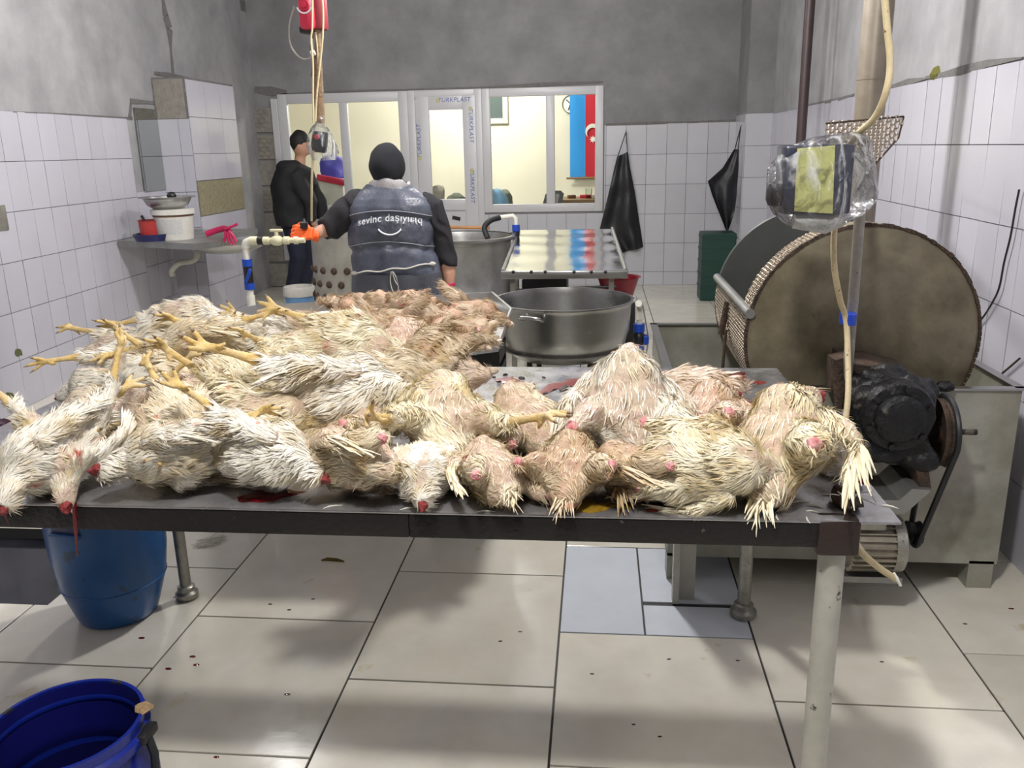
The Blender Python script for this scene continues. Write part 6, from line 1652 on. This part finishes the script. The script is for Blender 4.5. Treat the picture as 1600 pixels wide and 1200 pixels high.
def inst(name, me, parent, col):
    o = bpy.data.objects.new(name, me); link(o); o.parent = parent; o.color = col; return o
def hen(kind, loc, yaw=0, pitch=0, roll=0, s=1.0, tint='w', label='', group=None, sy=1.0):
    P = HENS[kind]
    t = thing('chicken', label, 'chicken', tuple(loc), group)
    # origin in the middle of the trunk
    t.rotation_euler = Euler((R(roll), R(-pitch), R(yaw)), 'XYZ')
    t.scale = (s, s*sy, s)
    tc = {'w': ((1, 1, 1, 1), (1.0, .98, .95, 1)), 'y': ((1, .98, .92, 1), (1.0, .94, .76, 1)), 'c': ((1, .95, .90, 1), (.93, .84, .68, 1)), 'p': ((1, .86, .82, 1), (.95, .82, .72, 1)), 't': ((.92, .80, .68, 1), (.78, .66, .50, 1)), 'k': ((.95, .76, .66, 1), (.74, .60, .46, 1))}[tint]
    off = V(0, 0, -.068)
    def a(nm, me, c, par=None):
        o = inst(nm, me, par or t, c)
        if par is None: o.location = off
        return o
    a('body', P['body'], tc[0]); a('plumage', P['plumage'], tc[1])
    for w_, f_ in P['wings']: q = a('wing', w_, tc[0]); a('wing_feathers', f_, tc[1], q)
    for f_ in P['feet']: q = a('foot', f_, (1, 1, 1, 1)); q['label'] = 'yellow scaly foot'
    for c_ in P['cuts']: q = a('cut_hock', c_, (1, 1, 1, 1)); q['label'] = 'pink cut leg joint'
    n_ = a('neck_stump', P['neck'], (1, 1, 1, 1)); 
    if kind not in 'PQ': n_['label'] = 'raw red neck end'
    return t

def settle(kind, px, py, Y, yaw, pitch, roll, s, floor_z):
    """bring a hen forward until nothing of its body sinks below the surface it lies on"""
    m_ = Euler((R(roll), R(-pitch), R(yaw)), 'XYZ').to_matrix()
    lo = min((m_ @ ((v+V(0, 0, -.068))*s)).z for v in HENS[kind]['low'])
    p = at(px, py, Y=Y)
    if p.z+lo < floor_z-.004 or Y < 1.67: p = at(px, py, Z=floor_z-.004-lo)
    if floor_z > .81 and p.y < 1.50: p.y = 1.50
    return p
# (kind, px, py, Y, yaw, pitch, roll, scale, tint, label)
TABLE_HENS = [
 # front row, left to right
 ('F', 36, 734, 1.56, -100, -12, 60, 1.08, 'w', 'white feathered chicken at the far left front edge, bleeding neck over the side'),
 ('C', 105, 700, 1.62, -68, -25, 10, 1.02, 'w', 'white chicken with its feet up and neck hanging over the front edge above the barrel'),
 ('B', 228, 746, 1.58, 200, 0, 50, 1.0, 'w', 'white chicken lying along the front edge right of the hanging one, neck to the left'),
 ('B', 380, 738, 1.58, -14, -3, -60, 1.02, 'w', 'white chicken on the front edge, red neck in the blood smear, foot to the left'),
 ('A', 528, 740, 1.60, 160, 0, 50, .98, 'c', 'round chicken with brown soiled back and one pink hock facing front'),
 ('G', 662, 736, 1.60, -80, 0, 0, .90, 'w', 'ruffled white chicken whose dark red neck points to the front edge'),
 ('A', 768, 738, 1.60, 115, 0, 20, .94, 'c', 'rounded pale chicken with a white tail tuft at the front edge, pink hock in front'),
 ('H', 888, 734, 1.62, 88, 6, 0, .95, 't', 'tan soiled chicken above the yellow puddle, hocks to both sides'),
 ('A', 992, 738, 1.64, 150, 0, 30, .88, 't', 'small tan chicken with one pink hock right of the yellow puddle'),
 ('G', 1110, 750, 1.60, -10, 0, 50, 1.06, 'y', 'smooth yellowish chicken lying lengthwise, rightmost on the front edge'),
 # second row
 ('C', 165, 655, 1.86, 160, 4, -20, 1.1, 'w', 'white chicken with a raised foot above the one hanging over the edge'),
 ('B', 268, 672, 1.80, -40, -6, 50, 1.1, 'c', 'cream chicken with a fanned wing between the two front left ones'),
 ('C', 405, 662, 1.80, 20, 0, 30, 1.12, 'y', 'yellowish chicken with a folded wing over the front left centre pair'),
 ('D', 555, 682, 1.84, 60, 0, -20, .92, 'c', 'shadowed cream chicken wedged above the brown soiled one, three pink hocks near'),
 ('C', 692, 652, 1.80, 105, 14, 5, 1.28, 'y', 'big yellow white chicken with both wings open, centre of the pile'),
 ('A', 822, 655, 1.86, 118, 14, 0, 1.06, 'c', 'pale breast-up chicken with grey speckled breast right of the big yellow one'),
 ('A', 912, 662, 1.93, 70, 6, 30, .80, 't', 'small tan flank chicken squeezed left of the large breast-up one'),
 ('H', 980, 634, 1.84, 92, 34, 0, 1.34, 'w', 'large breast-up white chicken with yellow wing edges and two hocks facing front'),
 ('H', 1106, 655, 1.86, 66, 14, -14, 1.06, 'p', 'pink tinged chicken with torn red skin right of the large breast-up one'),
 ('H', 1222, 694, 1.72, 66, 22, -20, 1.32, 'y', 'largest chicken at the right end of the pile, bare pink breast tilted left'),
 ('F', 1306, 706, 1.68, -70, -10, 50, .62, 'w', 'small white bloodied end piece behind the largest right hand chicken'),
 ('P', 1086, 608, 2.06, 175, 0, 180, .95, 'p', 'pink plucked chicken back behind the torn one at the right'),
 # third row
 ('B', 240, 588, 2.08, 190, 0, -40, 1.12, 'w', 'white chicken in the middle of the left heap, dark red cut at its front'),
 ('C', 300, 622, 1.98, 8, 0, 40, 1.06, 'c', 'soiled cream chicken with one foot stretched left, centre left of the heap'),
 ('F', 395, 590, 2.04, -12, 3, -30, 1.22, 'y', 'broad white and pink chicken above the folded wing one, heap centre'),
 ('B', 520, 618, 1.98, 15, 6, -55, 1.38, 'w', 'long white thighed chicken left of the big yellow one, foot to the left'),
 ('F', 165, 608, 2.06, 185, 0, 10, .95, 'w', 'white tailed chicken at the far left side of the heap, tail to the left'),
 ('Q', 630, 580, 2.12, 10, 0, 180, .95, 'c', 'cream chicken half buried behind the big yellow winged one'),
 # top and back
 ('B', 205, 548, 2.22, 12, 0, 20, 1.05, 'w', 'white chicken whose yellow foot reaches farthest left over the table side'),
 ('F', 282, 508, 2.26, 14, 8, 30, 1.12, 'w', 'topmost white chicken on the left peak of the heap, small red wound'),
 ('B', 320, 536, 2.16, 200, 0, 40, 1.05, 'c', 'tan streaked chicken just below the topmost one'),
 ('F', 392, 528, 2.24, 6, 2, -40, 1.12, 'w', 'white and bare pink chicken right of the topmost one'),
 ('C', 468, 548, 2.20, 25, 0, 0, .98, 'y', 'chicken with one yellow foot standing straight up near the heap top'),
 ('B', 548, 548, 2.24, 0, -2, 60, 1.28, 'y', 'long yellowish white chicken in front of the tray, bloody right end'),
 ('A', 630, 528, 2.34, 100, 4, 0, .88, 'p', 'pinkish bald chicken at the back of the heap beside the tray'),
 ('Q', 672, 548, 2.26, 150, 0, 150, 1.0, 't', 'brownish wet chicken at the back right of the heap'),
 ('P', 700, 578, 2.22, -10, -8, 180, .90, 'p', 'pink raw edged chicken hanging down the back right of the heap'),
]
for i, (k, px, py, Y, yaw, pi, ro, s, ti, lab) in enumerate(TABLE_HENS):
    s *= .86
    p = settle(k, px, py, Y, yaw, pi, ro, s, TZ)
    hen(k, p, yaw, pi, ro, s, ti, lab, 'chickens on the work table')
TRAY_HENS = [
 ('P', 430, 492, 3.20, 170, 0, 20, .95, 'k', 'leftmost plucked chicken in the steel tray'),
 ('Q', 478, 500, 3.10, 10, 0, 190, 1.0, 'k', 'plucked chicken with a reddish wing, second from left in the tray'),
 ('P', 530, 500, 3.05, 20, 0, 160, 1.0, 'k', 'plucked chicken with red streaked side near the front of the tray'),
 ('Q', 580, 506, 2.98, -20, 0, 30, .95, 'k', 'tan plucked chicken at the tray front centre'),
 ('P', 548, 470, 3.45, 60, 8, 30, .95, 'k', 'plucked chicken with a drumstick sticking up at the tray back'),
 ('Q', 605, 470, 3.42, 170, 5, 0, 1.15, 'k', 'broad tan chicken on top of the tray heap, centre back'),
 ('P', 655, 475, 3.42, 20, 5, 40, 1.0, 'k', 'pale chicken on the tray just behind the peak, right of centre'),
 ('Q', 622, 494, 3.16, 200, 0, 30, .95, 'k', 'curled tan chicken in the middle of the tray'),
 ('P', 668, 490, 3.20, -15, 0, 160, 1.0, 'k', 'tan feather streaked chicken beside the curled one in the tray'),
 ('Q', 692, 514, 3.00, 100, 0, 10, 1.05, 'k', 'raw red fronted chicken at the right front of the tray'),
 ('P', 712, 486, 3.34, 30, 0, 20, 1.0, 'k', 'brown tinged chicken behind the raw red fronted one'),
 ('Q', 736, 484, 3.38, 0, 0, 20, 1.15, 'k', 'smooth pale breasted chicken at the back right of the tray'),
 ('P', 742, 512, 3.08, -60, 0, 30, .95, 'k', 'rightmost chicken at the tray corner with stringy wet feathers'),
 ('Q', 640, 520, 2.95, 40, 0, 200, .90, 'k', 'plucked chicken low at the tray front right of centre'),
]
for i, (k, px, py, Y, yaw, pi, ro, s, ti, lab) in enumerate(TRAY_HENS):
    s *= .84; Y += .06
    p = settle(k, px, py+12, Y, yaw, pi, ro, s, zT-.044)
    hen(k, p, yaw, pi, ro, s, ti, lab, 'plucked chickens in the steel tray')
p = at(1075, 577, Z=.86)
o = MB().tube([at(1056, 580, Y=2.50), at(1066, 577, Y=2.50), at(1076, 578, Y=2.50), at(1090, 575, Y=2.50)], [.006, .010, .010, .009], 8).jitter(.003, 50).build('neck_scrap', M['ck_skin']); tag(o, 'pale neck scrap lying on the back edge of the table', 'scrap')
# tall drip strings of blood over the front edge
for (x, y0, y1, r_, lab) in ((116, 790, 870, .003, 'long thin red blood string hanging from the neck above the barrel'), (8, 790, 818, .003, 'short blood string dripping at the far left edge of the table')):
    o = MB().tube([at(x, y0-6, Y=1.437), at(x+2, (y0+y1)/2, Y=1.433), at(x+5, y1, Y=1.433)], [r_*1.6, r_, r_*.3], 8).build('blood_string', M['blood']); tag(o, lab, 'blood')
